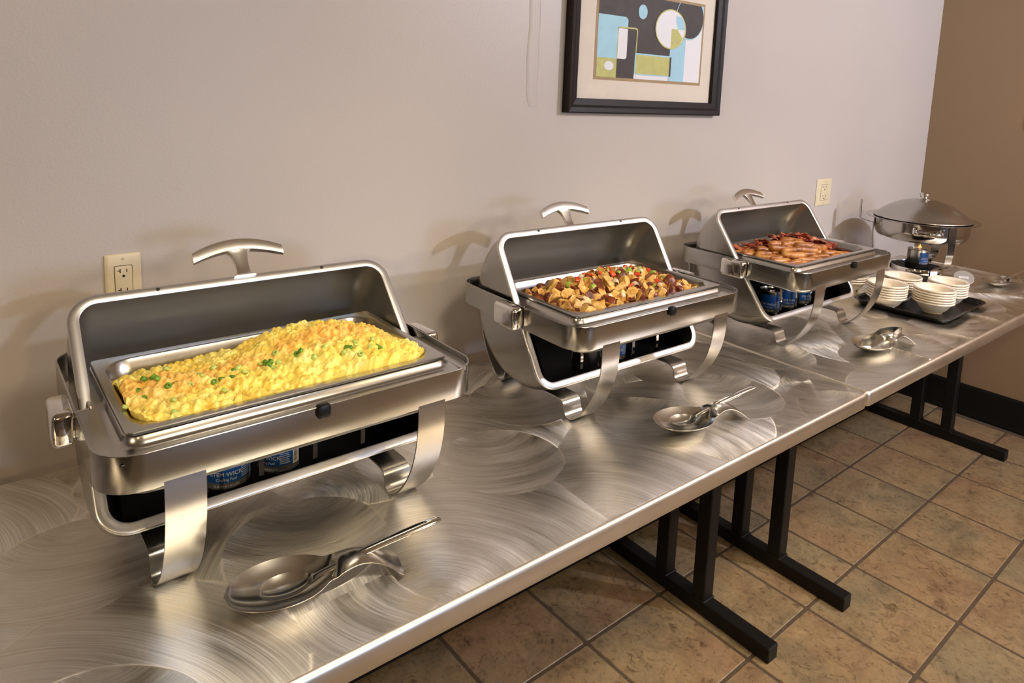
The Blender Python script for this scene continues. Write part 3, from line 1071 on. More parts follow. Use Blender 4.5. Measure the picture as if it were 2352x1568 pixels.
def fuel_can(label, z_text=True, group=None, hh=.085, top_flame=False):
    r = .0385
    root = empty('fuel_can', (0, 0, 0), 0, label, 'fuel can', group)
    bm = bmesh.new()
    lathe(bm, [(0.0, .0015), (.026, .0015), (.030, 0), (.0355, .003), (r, .010), (r, hh - .004), (r + .001, hh - .002), (r, hh), (r - .003, hh), (r - .004, hh - .004), (.014, hh - .004), (.013, hh - .001), (0, hh - .001)], 36)
    finish(bm, 'can', M['can'], root, ang=40)
    bm = bmesh.new()
    f = -pi / 2
    patch(bm, r + .0002, f - 1.15, f + 1.5, .013, .024, 0, 24)
    patch(bm, r + .0002, f - 1.15, f + 1.5, .024, hh - .012, 1, 24)
    patch(bm, r + .0004, f + 1.05, f + 1.45, .022, hh - .022, 2, 6)
    random.seed(5)
    zz = .026
    while zz < hh - .026:
        a = random.uniform(.0006, .0016)
        patch(bm, r + .0005, f + 1.10, f + 1.30, zz, zz + a, 3, 3)
        zz += a + random.uniform(.0006, .0015)
    wrap_text(bm, 'STEM WICK', .0105, r + .0005, .0395, f - .25, 2)
    wrap_text(bm, 'Chafing Fuel', .0070, r + .0005, .0300, f - .25, 2)
    wrap_text(bm, 'BURNS 6 HOURS', .0058, r + .0005, .0180, f - .25, 2)
    for i in range(7):
        patch(bm, r + .0005, f + .42, f + .92 - .05 * (i % 3), .028 + i * .0036, .0290 + i * .0036, 2, 4)
    finish(bm, 'label_wrap', [M['can_grey'], M['can_blue'], M['white_print'], M['dark_print']], root, smooth=False, recalc=False)
    return root


cl = [
    (0, -.086, .0035, .0595, -0.05, 'blue-labelled fuel can behind the left front leg of the nearest chafing dish'),
    (0, .008, .0035, .0595, -0.75, 'fuel can with barcode showing, second from left under the nearest chafing dish'),
    (1, -.070, .0035, .0595, 2.7, 'plain grey side of the left fuel can under the middle chafing dish'),
    (1, .024, .0035, .0595, -0.4, 'blue-labelled fuel can right of the front leg under the middle chafing dish'),
    (2, -.120, .0035, .0595, -1.0, 'leftmost blue fuel can under the farthest chafing dish'),
    (2, -.022, .0035, .0595, -0.5, 'middle blue fuel can under the farthest chafing dish'),
    (2, .070, .0035, .0595, 0.1, 'rear right blue fuel can under the farthest chafing dish'),
]
can0 = None
for k, x, y, z, a, lb in cl:
    if can0 is None: can0 = fuel_can(lb); o = can0
    else: o = copy_tree(can0); o['label'] = lb
    o['group'] = 'fuel cans under the chafing dishes'
    place(o, k, x, y, z, a)

# ------------------------------------------------------------------ scrambled eggs
def egg_h(x, y):
    """top of the egg heap in chafer coordinates"""
    ex = max(0, 1 - (abs(x) / .246) ** 10)
    front = (y + .140) / .28          # 0 front .. 1 back
    base = .2735 + .022 * sin(pi * min(1, max(0, front * .95 + .10)))
    base += .008 * sin(x * 9 + .6) + .006 * sin(x * 21 + y * 9)
    base += .012 * math.exp(-((x - .09) ** 2 + (y - .05) ** 2) / .010)
    left = max(0, (-x - .16) / .085)
    base -= .050 * left * max(0, front - .45)
    rb = max(0, front - .76) / .24
    base -= .040 * rb ** 1.4
    rr_ = max(0, (x - .185) / .062)
    base -= .045 * rr_ ** 1.5 * min(1, max(0, front - .12) * 2)
    if front < .14: base = max(base, .2775 + .02 * front - .03 * rr_)
    return base


def lumps(x, y):
    s = 0
    for sc, am in ((50, .0110), (105, .0062), (210, .0024)):
        d = noise.voronoi(Vector((x * sc, y * sc, sc * .1)))[0][0]
        s += am * (1 - min(1, d * 1.25) ** 2)
    s += .005 * noise.noise(Vector((x * 18, y * 18, 3)))
    return s - .0105


def egg_top(x, y): return egg_h(x, y) + lumps(x, y)


def clampin(x, y, hx=.2470, hy=.1410, r=.044):
    """squeeze a unit square point into the rounded pan opening"""
    qx, qy = abs(x) - (hx - r), abs(y) - (hy - r)
    if qx > 0 and qy > 0:
        d = sqrt(qx * qx + qy * qy)
        if d > r:
            f = r / d
            return math.copysign(hx - r + qx * f, x), math.copysign(hy - r + qy * f, y)
    return max(-hx, min(hx, x)), max(-hy, min(hy, y))


bm = bmesh.new()
nx, ny = 300, 175
V = []
for j in range(ny + 1):
    row = []
    for i in range(nx + 1):
        x, y = clampin(-.2485 + .497 * i / nx, -.1425 + .285 * j / ny, .2485, .1425)
        z = egg_top(x, y)
        # wrap sideways for round curds
        dx = .0022 * noise.noise(Vector((x * 120, y * 120, 9)))
        dy = .0022 * noise.noise(Vector((x * 120, y * 120, 19)))
        # keep inside sloping walls
        k = 1 - max(0, .2765 - z) * .17 / .14
        row.append(bm.verts.new(((x + dx) * min(k + .004, 0.998), (y + dy) * min(k, .995), z)))
    V.append(row)
edge = [V[0][i] for i in range(nx + 1)] + [V[j][nx] for j in range(1, ny + 1)] + [V[ny][i] for i in range(nx - 1, -1, -1)] + [V[j][0] for j in range(ny - 1, 0, -1)]
low = [bm.verts.new((v.co.x * .93, v.co.y * .90, .222)) for v in edge]
for i in range(len(edge)):
    k = (i + 1) % len(edge)
    bm.faces.new((edge[k], edge[i], low[i], low[k]))
for j in range(ny):
    for i in range(nx):
        bm.faces.new((V[j][i], V[j][i + 1], V[j + 1][i + 1], V[j + 1][i]))
eggs = finish(bm, 'scrambled_eggs', M['egg'], None, ang=80)
tag(eggs, 'heap of yellow scrambled eggs with melted cheese in the nearest chafing dish', 'scrambled eggs', kind='stuff')
place(eggs, 0, 0, 0, 0)

# sliced green onions on the eggs: (x, y, radius, pale)
bmr = bmesh.new()
lathe(bmr, [(.0048, -.003), (.0052, 0), (.0048, .003), (.0022, .003), (.0019, 0), (.0022, -.003), (.0048, -.003)], 14)
ring_d = bpy.data.meshes.new('onion_ring'); bmr.to_mesh(ring_d); bmr.free(); ring_d.materials.append(M['onion_green']); ring_d.shade_smooth()
ring_p = ring_d.copy(); ring_p.materials.clear(); ring_p.materials.append(M['onion_pale'])
bmr = bmesh.new()
lathe(bmr, [(0, -.0045), (.0050, -.004), (.0055, 0), (.0050, .004), (.0035, .0046), (0, .0044)], 14)
disc_p = bpy.data.meshes.new('onion_disc'); bmr.to_mesh(disc_p); bmr.free(); disc_p.materials.append(M['onion_pale']); disc_p.shade_smooth()


def unproj_table(u, v_, zrel):
    d = (r2 * ((u - PPX) / FPX) - u2 * ((v_ - PPY) / FPX) + fw)
    t = (H + zrel - CAM[2]) / d.z
    return Vector(CAM) + d * t


def to_local(p, k):
    (px, py), r, _ = CH[k]
    dx, dy = p.x - px, p.y - py
    return dx * cos(r) + dy * sin(r), -dx * sin(r) + dy * cos(r)


onion_px = [(316, 894, 0), (331, 884, 0), (352, 880, 0), (360, 876, 0), (331, 905, 0), (386, 885, 0), (403, 875, 0), (458, 867, 1), (463, 878, 1), (438, 880, 1), (492, 874, 0), (508, 872, 0),
            (521, 864, 1), (533, 861, 0), (536, 852, 0), (547, 849, 1), (562, 864, 1), (516, 896, 1), (399, 921, 1), (288, 938, 1), (401, 947, 1), (598, 836, 1), (608, 835, 0), (621, 828, 0), (626, 836, 1), (640, 832, 1), (617, 842, 0),
            (633, 810, 1), (681, 799, 0), (682, 804, 0), (690, 815, 0), (722, 799, 1), (747, 798, 1), (790, 796, 1), (797, 798, 0), (804, 801, 0), (815, 785, 1), (817, 793, 1), (829, 813, 1), (850, 799, 1), (868, 791, 0), (873, 796, 0), (855, 781, 1), (381, 852, 1), (490, 850, 1)]
random.seed(11)
for u, v_, pale in onion_px:
    p = unproj_table(u, v_, .285)
    for _ in range(3):
        x, y = to_local(p, 0)
        p = unproj_table(u, v_, egg_top(max(-.24, min(.24, x)), max(-.138, min(.138, y))))
    x, y = to_local(p, 0)
    me = (random.choice((disc_p, ring_p)) if pale else ring_d)
    o = bpy.data.objects.new('green_onion_slice', me)
    C.objects.link(o)
    place(o, 0, x, y, egg_top(x, y) + .0022)
    o.rotation_euler = (random.uniform(-.9, .9), random.uniform(-.9, .9), random.uniform(0, 6))
    s = random.uniform(.8, 1.15)
    o.scale = (s, s, s * random.uniform(.6, 1.2))
    rg_ = region(x, y)
    tag(o, '%s green onion slice on the scrambled eggs, %s of the pan' % ('pale' if pale else 'dark', rg_), 'green onion', '%s onion slices on the eggs, %s' % ('pale' if pale else 'dark', rg_))

# ------------------------------------------------------------------ potatoes
def chunk_mesh(seed, flesh=True, scale=(.0215, .0175, .0145), skin_side=True):
    rnd = random.Random(seed)
    bm = bmesh.new()
    bmesh.ops.create_icosphere(bm, subdivisions=4, radius=1)
    planes = []
    for _ in range(6):
        n_ = Vector((rnd.uniform(-1, 1), rnd.uniform(-1, 1), rnd.uniform(-1, 1))).normalized()
        planes.append((n_, rnd.uniform(.38, .70)))
    for v in bm.verts:
        p = v.co.copy()
        for n_, d in planes:
            k = p.dot(n_) - d
            if k > 0: p -= n_ * k * 1.0
        p += p.normalized() * .03 * noise.noise(p * 3 + Vector((seed, 0, 0)))
        v.co = Vector((p.x * scale[0], p.y * scale[1], p.z * scale[2])) * 1.25
    bm.normal_update()
    for f in bm.faces:
        c = f.calc_center_median()
        q = Vector((c.x / scale[0], c.y / scale[1], c.z / scale[2])) / 1.25
        cut = any(abs(q.dot(n_) - d) < .045 for n_, d in planes[:4])
        f.material_index = 0 if cut else 1
    me = bpy.data.meshes.new('chunk')
    bm.to_mesh(me); bm.free()
    me.materials.append(M['potato']); me.materials.append(M['skin'] if skin_side else M['potato'])
    me.shade_smooth(); me.set_sharp_from_angle(angle=rad(38))
    return me


chunks = [chunk_mesh(s, skin_side=(s % 6 != 5)) for s in range(12)]


def pot_h(x, y):
    f = (y + .14) / .28
    b_ = .264 + .028 * math.exp(-(((x - .02) / .17) ** 2 + ((y + .005) / .085) ** 2))
    b_ -= .022 * max(0, (x - .13) / .10)
    b_ -= .028 * max(0, (f - .72) / .28)
    b_ -= .012 * max(0, (-x - .17) / .07) * max(0, f)
    return b_


random.seed(21)
cnt = 0
fill = bmesh.new()
for layer in (0, 1):
    stp = .0262
    yy = -.126
    row = 0
    while yy < .130:
        xx = -.228 + (row % 2) * stp * .5
        while xx < .222:
            x, y = xx + random.uniform(-.006, .006), yy + random.uniform(-.005, .005)
            xx += stp
            if abs(x) > .205 and abs(y) > .100: continue
            if y > .105 and random.random() < .5: continue
            me = random.choice(chunks)
            s = random.uniform(.70, 1.10)
            e = (random.uniform(0, 6.3), random.uniform(0, 6.3), random.uniform(0, 6.3))
            z = pot_h(x, y) + random.uniform(-.006, .009)
            z = max(z, .226)
            if layer == 0:
                o = bpy.data.objects.new('potato_chunk', me)
                C.objects.link(o)
                place(o, 1, x, y, z)
                o.rotation_euler = e
                o.scale = (s, s, s)
                tag(o, 'roasted %spotato chunk at the %s of the middle chafing dish' % ('skinless ' if chunks.index(me) % 6 == 5 else 'red-skinned ', region(x, y)), 'potato', '%s potato chunks, %s of the middle dish' % ('skinless' if chunks.index(me) % 6 == 5 else 'red-skinned', region(x, y)))
                cnt += 1
            else:
                z -= .018
                if z < .222: continue
                mat_ = Matrix.Translation((x * .95, y * .95, z)) @ mathutils.Euler(e).to_matrix().to_4x4() @ Matrix.Scale(s, 4)
                k0 = len(fill.verts)
                tmp = bmesh.new(); tmp.from_mesh(me)
                bmesh.ops.transform(tmp, matrix=mat_, verts=tmp.verts)
                tmpm = bpy.data.meshes.new('t'); tmp.to_mesh(tmpm); tmp.free()
                fill.from_mesh(tmpm); bpy.data.meshes.remove(tmpm)
        yy += stp * .9
        row += 1
fo = finish(fill, 'potato_underlayer', [M['potato'], M['skin']], None, recalc=False)
tag(fo, 'lower layer of roasted potatoes beneath the chunks in the middle chafing dish', 'potatoes', kind='stuff')
place(fo, 1, 0, 0, 0)
print('potatoes', cnt)


def dice_mesh(name, sz, mt, curl=0.0):
    bm = bmesh.new()
    n_ = 6
    rings = []
    for i in range(n_ + 1):
        a = (i / n_ - .5)
        x = a * sz[0]
        z = -curl * a * a * sz[0] * 4
        rings.append([(x, y, z + zz) for y, zz in rrect(sz[1] / 2, -sz[2] / 2, sz[2] / 2, min(sz[1], sz[2]) * .25, 2)])
    loft(bm, rings, True, True)
    me = bpy.data.meshes.new(name); bm.to_mesh(me); bm.free(); me.materials.append(mt); me.shade_smooth(); me.set_sharp_from_angle(angle=rad(50))
    return me


dices = {'red_pepper_piece': (dice_mesh('red', (.015, .011, .0045), M['redpep'], .2), 'diced red pepper on the roasted potatoes', 'pepper', 'red pepper pieces on the potatoes', 34),
         'green_pepper_piece': (dice_mesh('green', (.018, .011, .004), M['greenpep'], .3), 'diced green pepper on the roasted potatoes', 'pepper', 'green pepper pieces on the potatoes', 34),
         'onion_piece': (dice_mesh('onion', (.016, .012, .003), M['onion_white'], .35), 'pale cooked onion piece on the roasted potatoes', 'onion', 'onion pieces on the potatoes', 34)}
random.seed(5)
for nm, (me, lb, cat, grp, n_) in dices.items():
    for i in range(n_):
        if i < n_ * .68:
            x, y = random.gauss(.055, .055), random.gauss(.025, .035)
        else:
            x, y = random.uniform(-.20, .20), random.uniform(-.115, .09)
        if abs(x) > .21 or abs(y) > .115: continue
        o = bpy.data.objects.new(nm, me)
        C.objects.link(o)
        place(o, 1, x, y, pot_h(x, y) + .0215)
        o.rotation_euler = (random.uniform(-.7, .7), random.uniform(-.7, .7), random.uniform(0, 6.3))
        s = random.uniform(.8, 1.25); o.scale = (s, s, s)
        tag(o, lb + ', %s of the pan' % region(x, y), cat, grp + ', ' + region(x, y))

# ------------------------------------------------------------------ sausages and bacon
def sausage_mesh(seed):
    rnd = random.Random(seed)
    bm = bmesh.new()
    Ln, R0 = rnd.uniform(.078, .090), rnd.uniform(.0115, .0130)
    bend = rnd.uniform(-.007, .007)
    rings = []
    n_ = 18
    for i in range(n_ + 1):
        t = i / n_
        x = (t - .5) * Ln
        e = min(t, 1 - t) * n_ / 3.2
        r = R0 * (sqrt(max(0.0, 1 - (1 - min(1, e)) ** 2)) * .85 + .15) if e < 1 else R0
        ring = []
        for k in range(14):
            a = 2 * pi * k / 14
            q = r * (1 + .06 * noise.noise(Vector((x * 120, cos(a) * 2, sin(a) * 2 + seed))))
            ring.append((x, q * cos(a) + bend * (1 - (2 * t - 1) ** 2), q * sin(a)))
        rings.append(ring)
    loft(bm, rings, True, True)
    me = bpy.data.meshes.new('sausage'); bm.to_mesh(me); bm.free(); me.materials.append(M['sausage']); me.shade_smooth()
    return me


saus = [sausage_mesh(s) for s in range(6)]
random.seed(8)


def sb_h(x, y):
    return .262 + .026 * math.exp(-(((x + .02) / .16) ** 2 + ((y - .0) / .07) ** 2)) - .020 * max(0, (x - .14) / .09)


ns = 0
for layer, zoff in ((0, -.016), (1, 0.0), (2, .013)):
    y = -.118
    rowi = 0
    while y < .11:
        x = -.205 + (rowi % 2) * .03
        while x < .17:
            lim = .10 if y > -.04 else .20
            ok = x < (.17 - (y + .13) * 1.35)
            if layer == 2: ok = ok and (-.15 < x < .06) and (-.085 < y < .03)
            if ok:
                o = bpy.data.objects.new('sausage_link', random.choice(saus)); C.objects.link(o)
                xx, yy = x + random.uniform(-.006, .006), y + random.uniform(-.003, .003)
                place(o, 2, xx, yy, max(.232, sb_h(xx, yy) + zoff + random.uniform(-.002, .002)))
                o.rotation_euler = (random.choice((0, pi)) + random.uniform(-.4, .4), random.uniform(-.12, .12), random.uniform(-.22, .22) - .38)
                lv = ('lower', 'middle', 'upper')[layer]
                tag(o, 'browned sausage link, %s layer, %s of the farthest chafing dish' % (lv, region(xx, yy)), 'sausage', '%s sausage links, %s' % (lv, region(xx, yy)))
                ns += 1
            x += .080
        y += .0250
        rowi += 1
print('sausages', ns)


def bacon_mesh(seed):
    rnd = random.Random(seed)
    bm = bmesh.new()
    Ln, W_ = rnd.uniform(.05, .085), rnd.uniform(.022, .030)
    ph, fq, am = rnd.uniform(0, 6), rnd.uniform(70, 130), rnd.uniform(.003, .006)
    n_, m_ = 22, 6
    def P(i, j, d):
        x = (i / n_ - .5) * Ln
        y = (j / m_ - .5) * W_ * (1 + .12 * sin(x * 160 + ph))
        z = am * sin(x * fq + ph) + .0025 * sin(y * 190 + x * 60 + ph) + .004 * noise.noise(Vector((x * 50, y * 70, seed)))
        return (x, y + .003 * sin(x * 60 + ph), z + d)
    loft(bm, [[P(i, j, .0009) for j in range(m_ + 1)] + [P(i, j, -.0009) for j in range(m_, -1, -1)] for i in range(n_ + 1)], True, True)
    me = bpy.data.meshes.new('bacon'); bm.to_mesh(me); bm.free(); me.materials.append(M['bacon']); me.shade_smooth()
    return me


bac = [bacon_mesh(s) for s in range(8)]
random.seed(9)
nb = 0
for layer, zoff in ((0, -.018), (1, -.009), (2, 0), (3, .008), (4, .014)):
    for i in range(34):
        x, y = random.uniform(-.19, .205), random.uniform(-.10, .118)
        if x < (.115 - (y + .13) * 1.35): continue
        if x > .15 and layer > 1: continue
        o = bpy.data.objects.new('bacon_strip', random.choice(bac)); C.objects.link(o)
        zz = .267 + .026 * math.exp(-(((x - .06) / .13) ** 2 + ((y - .03) / .09) ** 2)) + zoff - .018 * max(0, (x - .15) / .07) + random.uniform(-.002, .004)
        place(o, 2, x * .96, y * .94, max(.228, zz))
        o.rotation_euler = (random.uniform(-.6, .6), random.uniform(-.35, .35), random.uniform(-1.2, 1.6))
        lv = ('bottom', 'lower', 'middle', 'upper', 'top')[layer]
        tag(o, 'crisp reddish bacon piece, %s layer, %s of the farthest chafing dish' % (lv, region(x, y)), 'bacon', '%s bacon pieces, %s' % (lv, region(x, y)))
        nb += 1
print('bacon', nb)
bm = bmesh.new()
rings = [[(x, y, z) for x, y in rrect(hx, -hy, hy, .04, 6)] for hx, hy, z in ((.236, .130, .222), (.238, .132, .240), (.215, .11, .247))]
loft(bm, rings, True, True)
o = finish(bm, 'meat_underlayer', M['sausage'], None)
tag(o, 'lower layer of cooked meat hidden under the sausages and bacon', 'meat', kind='stuff')
place(o, 2, 0, 0, 0)

# ------------------------------------------------------------------ spoon rests and servers
def ribbon(bm, secs, nseg=12, th=.0012):
    """secs: list of (s, half width, rim z, sag, yoff); cross-section a shallow arc"""
    def sheet(d):
        rg = []
        for s, hw, z, sag, yo in secs:
            ring = []
            for k in range(nseg + 1):
                q = -1 + 2 * k / nseg
                ring.append((s, yo + q * hw, z - sag * (1 - q * q) - d))
            rg.append(ring)
        return rg
    A = loft(bm, sheet(0), closed=False)
    B = loft(bm, sheet(th), closed=False)
    n_ = len(A)
    def q4(a, b_, c, d):
        try: bm.faces.new((a, b_, c, d))
        except ValueError: pass
    for i in range(n_ - 1):
        q4(A[i][0], A[i + 1][0], B[i + 1][0], B[i][0])
        q4(A[i][-1], B[i][-1], B[i + 1][-1], A[i + 1][-1])
    for j in range(nseg):
        q4(A[0][j], B[0][j], B[0][j + 1], A[0][j + 1])
        q4(A[-1][j], A[-1][j + 1], B[-1][j + 1], B[-1][j])


def spoon_rest(pos, rz, label, sc=1.0):
    secs = []
    a, b_ = .079, .0585
    for i in range(25):
        t = i / 24
        s = 2 * a * t
        e = sqrt(max(0, 1 - ((s - a) / a) ** 2))
        hw = b_ * max(e, .012)
        sg = .0245 * e ** 1.25
        rim = .0255
        if t > .70:
            k = (t - .70) / .30
            hw = max(hw, .0335 - .004 * k)
            sg = .0245 * e ** 1.25 * (1 - k * .3) + .001
            rim = .0255 + .003 * k * k
        secs.append((s - a, hw, rim, sg, 0))
    for t in [i / 16 for i in range(1, 17)]:
        s = 2 * a + t * .105
        z = .0285 + .0105 * sin(pi * min(1, t * 1.05)) ** 1 - .0275 * t ** 2.2
        secs.append((s - a, .0285 - .007 * sin(pi * t) + .003 * t, z if t < 1 else .0013, -.004 - .003 * t, 0))
    bm = bmesh.new()
    ribbon(bm, secs, 14)
    o = finish(bm, 'spoon_rest', M['spoon'], None, ang=45)
    o.location = pos
    o.rotation_euler = (0, 0, rz)
    o.scale = (sc, sc, sc)
    tag(o, label, 'spoon rest', 'spoon rests along the front of the buffet')
    return o


def serving_spoon(tip, end, label, blen=.078, bw=.0285, flat_handle=False):
    """tip/end: world points (z = rim height of the bowl, z of handle end)"""
    T, E = Vector(tip), Vector(end)
    d = E - T
    Ln = sqrt(d.x ** 2 + d.y ** 2)
    root = empty('serving_spoon', (T.x, T.y, H), atan2(d.y, d.x), label, 'spoon', 'serving spoons')
    z0, z1 = T.z - H, E.z - H
    secs = []
    for i in range(21):
        t = i / 20
        e = sqrt(max(0, 1 - (2 * t - 1) ** 2))
        hw = bw * max(e, .02)
        sg = .0125 * e ** 1.2
        if t > .85: hw = max(hw, .0085 + .004 * (1 - (t - .85) / .15)); sg *= 1
        secs.append((t * blen, hw, z0 + .001 * t, sg, 0))
    nk = Ln * .52
    for t in [i / 12 for i in range(1, 13)]:
        s = blen + t * (nk - blen)
        k = (s - blen) / (Ln - blen)
        z = z0 + (z1 - z0) * (k ** .8)
        secs.append((s, .0068 - .0012 * sin(pi * t) + .0018 * t, z, -.0015, 0))
    bm = bmesh.new(); ribbon(bm, secs, 10, .0014)
    finish(bm, 'bowl', M['spoon'], root, ang=45)
    bm = bmesh.new()
    rings = []
    zs = secs[-1][2]
    L2 = Ln - nk
    for i in range(15):
        t = i / 14
        s = nk - .006 + t * (L2 + .006)
        k = (s - blen) / (Ln - blen)
        z = z0 + (z1 - z0) * (k ** .8)
        e = min(1, min(t, 1 - t) * 10 + .45)
        hw = (.0078 + .0022 * t) * (min(1, .70 + t * 8) if t < .1 else 1) * (1 if t < .93 else .8)
        th = .0050 * e if not flat_handle else .0022 * e
        rings.append([(s, yy, z + zz) for yy, zz in [(hw * cos(2 * pi * q / 16), th * sin(2 * pi * q / 16)) for q in range(16)]])
    loft(bm, rings, True, True)
    finish(bm, 'handle', M['chrome'], root, ang=40)
    return root


RZ = -.17
spoon_rest((-.084, -.610, H + .0018), -.20, 'large steel spoon rest in front of the nearest chafing dish')
serving_spoon((-.118, -.6085, H + .0215), (.168, -.655, H + .060), 'steel serving spoon with thick handle lying in the nearest spoon rest')
spoon_rest((.868, -.612, H + .0018), -.20, 'steel spoon rest in front of the middle chafing dish, near the table joint')
serving_spoon((.832, -.602, H + .0215), (1.103, -.644, H + .060), 'steel serving spoon in the rest before the middle chafing dish', .072, .026)
spoon_rest((1.816, -.618, H + .0018), -.17, 'steel spoon rest holding tongs in front of the farthest chafing dish')
spoon_rest((3.155, -.548, H + .0018), -.12, 'steel spoon rest at the far end of the table by the tan wall')
serving_spoon((3.105, -.545, H + .0215), (3.38, -.592, H + .060), 'flat-handled serving spoon lying in the far spoon rest by the tan wall', .075, .028, True)

# tongs
tg = empty('serving_tongs', (1.947, -.641, H), 0, 'short steel tongs bent in a U, lying in the third spoon rest', 'tongs')
for k, (tx, ty, tz, mx, my) in enumerate(((-.150, .052, .0115, -.07, .028), (-.108, -.020, .012, -.05, -.004))):
    path = catmull([(.004, .004 if k == 0 else -.004, .046), (-.02, .010 if k == 0 else -.007, .052), (mx, my, .050 if k == 0 else .040), (tx * .72, ty * .72, .032), (tx, ty, tz)], 5)
    rings = []
    n_ = len(path)
    for i, p in enumerate(path):
        t = i / (n_ - 1)
        d = (path[min(i + 1, n_ - 1)] - path[max(i - 1, 0)]).normalized()
        side = Vector((0, 0, 1))
        side = (side - d * side.dot(d)).normalized()
        nn = d.cross(side)
        hw = .0095 + (.0115 * math.exp(-((t - .86) / .13) ** 2))
        hw *= 1 if t < .93 else sqrt(max(.05, 1 - ((t - .93) / .07) ** 2))
        bw_ = .004 * math.exp(-((t - .86) / .15) ** 2) * (1 if k == 0 else -1)
        ring = []
        for q in (-1, -.5, 0, .5, 1): ring.append(p + side * hw * q + nn * bw_ * (1 - q * q))
        for q in (1, .5, 0, -.5, -1): ring.append(p + side * hw * q + nn * (bw_ * (1 - q * q) + .0013))
        rings.append(ring)
    bm = bmesh.new(); loft(bm, rings, True, True)
    finish(bm, 'arm', M['spoon'], tg, ang=45)
bm = bmesh.new()
rings = []
for i in range(13):
    a = rad(-90 + 180 * i / 12)
    c_ = Vector((.004 + .009 * cos(a), .009 * 0 + .0045 * sin(a), .046))
    o_ = Vector((cos(a), .5 * sin(a), 0)).normalized()
    rings.append([c_ + Vector((0, 0, z)) + o_ * t_ for z, t_ in ((-.0095, 0), (.0095, 0), (.0095, .0013), (-.0095, .0013))])
loft(bm, rings, True, True)
finish(bm, 'spring_bend', M['spoon'], tg, ang=45)

# ------------------------------------------------------------------ black tray and bowls
tray = bmesh.new()
TC, TRZ = (2.512, -.480), .03
def tr(hx, hy, r, z): return [(x, y, z) for x, y in rrect(hx, -hy, hy, r, 8)]
loft(tray, [tr(.197, .153, .03, 0.0), tr(.206, .162, .036, .003), tr(.2135, .1695, .042, .017), tr(.2230, .179, .046, .0195), tr(.2235, .1795, .046, .0215), tr(.2210, .177, .045, .0225), tr(.2110, .167, .040, .0195), tr(.203, .159, .035, .006), tr(.195, .151, .03, .0045)], True, True)
to = finish(tray, 'serving_tray', M['black_tray'], None, ang=40)
to.location = (*TC, H + .0003); to.rotation_euler = (0, 0, TRZ)
tag(to, 'black plastic tray under four stacks of white bowls', 'tray')

bm = bmesh.new()
lathe(bm, [(r, z * 1.30) for r, z in [(0, .003), (.030, .003), (.0315, 0), (.035, 0), (.036, .003), (.050, .012), (.060, .024), (.0635, .0295), (.0720, .0310), (.0735, .0330), (.0735, .0352), (.0720, .0366), (.0650, .0352), (.0595, .0335), (.0570, .0285), (.0480, .0155), (.0340, .0072), (.020, .0058), (0, .0055)]], 44)
bme = bpy.data.meshes.new('soup_bowl'); bmesh.ops.recalc_face_normals(bm, faces=bm.faces); bm.to_mesh(bme); bm.free(); bme.materials.append(M['ceramic']); bme.shade_smooth(); bme.set_sharp_from_angle(angle=rad(50))
ORD = ['bottom', 'second from the bottom', 'third from the bottom', 'fourth from the bottom', 'fifth from the bottom', 'top']
random.seed(4)
for (cx_, cy_, n_, z0, where) in ((2.440, -.555, 6, .0052, 'front right tray stack'), (2.348, -.418, 6, .0052, 'tray stack behind the chafing dish leg'), (2.525, -.398, 6, .0052, 'tray stack nearest the wall'), (2.610, -.540, 6, .0052, 'tray stack beside the round label'), (2.475, -.205, 6, .0005, 'stack off the tray')):
    for i in range(n_):
        o = bpy.data.objects.new('soup_bowl', bme); C.objects.link(o)
        j = .0012 if i else 0
        o.location = (cx_ + random.uniform(-j, j), cy_ + random.uniform(-j, j), H + z0 + i * .0098)
        o.rotation_euler = (0, 0, random.uniform(0, 6))
        w_ = ORD[i]
        tag(o, ('white bowl, %s in the %s' % (w_, where)), 'bowl', 'stacked white bowls')

# folded white napkin between bowl stacks
bm = bmesh.new()
for k, (a, z) in enumerate(((0, .002), (.12, .005), (-.1, .008))):
    box(bm, (0, 0, z), (.05 - k * .004, .05 - k * .004, .0022), .0008, 1, rot=Matrix.Rotation(a, 3, 'Z'))
o = finish(bm, 'paper_napkin', M['paper'], None)
o.location = (2.475, -.272, H + .0003); o.rotation_euler = (0, 0, .5)
tag(o, 'small white folded napkin between the black tray and the chafing dish', 'napkin')

# round label disc behind the bowls
dsc = empty('label_stand', (3.055, -.448, H), 0, 'small grey round disc with a white label, behind the bowls', 'label stand')
tilt = Matrix.Rotation(rad(38), 3, 'X')
face = Matrix.Rotation(rad(-65), 3, 'Z')
bm = bmesh.new()
pr = [(0, 0), (.040, 0), (.0415, .0015), (.0415, .0045), (.040, .006), (0, .006)]
rings = [[face @ (tilt @ Vector((r * cos(2 * pi * k / 36), r * sin(2 * pi * k / 36), z))) + Vector((0, 0, .0268)) for k in range(36)] for r, z in [(max(a, .0005), b_) for a, b_ in pr]]
M2 = Matrix.Identity(3)
loft(bm, rings, True, True)
finish(bm, 'disc', M['greyplastic'], dsc, ang=40)
bm = bmesh.new()
bm.faces.new([bm.verts.new(face @ (tilt @ Vector((x, y, .0064))) + Vector((0, 0, .0268))) for x, y in ((-.019, -.006), (.019, -.006), (.019, .006), (-.019, .006))])
for i in range(5):
    x = -.010 + i * .005
    f = bm.faces.new([bm.verts.new(face @ (tilt @ Vector((x + dx, dy, .0067))) + Vector((0, 0, .0268))) for dx, dy in ((-.0018, -.002), (.0012, -.002), (.0018, .0022), (-.0010, .0022))])
    f.material_index = 1
finish(bm, 'paper_label', [M['paper'], M['greyplastic']], dsc, smooth=False, recalc=False)

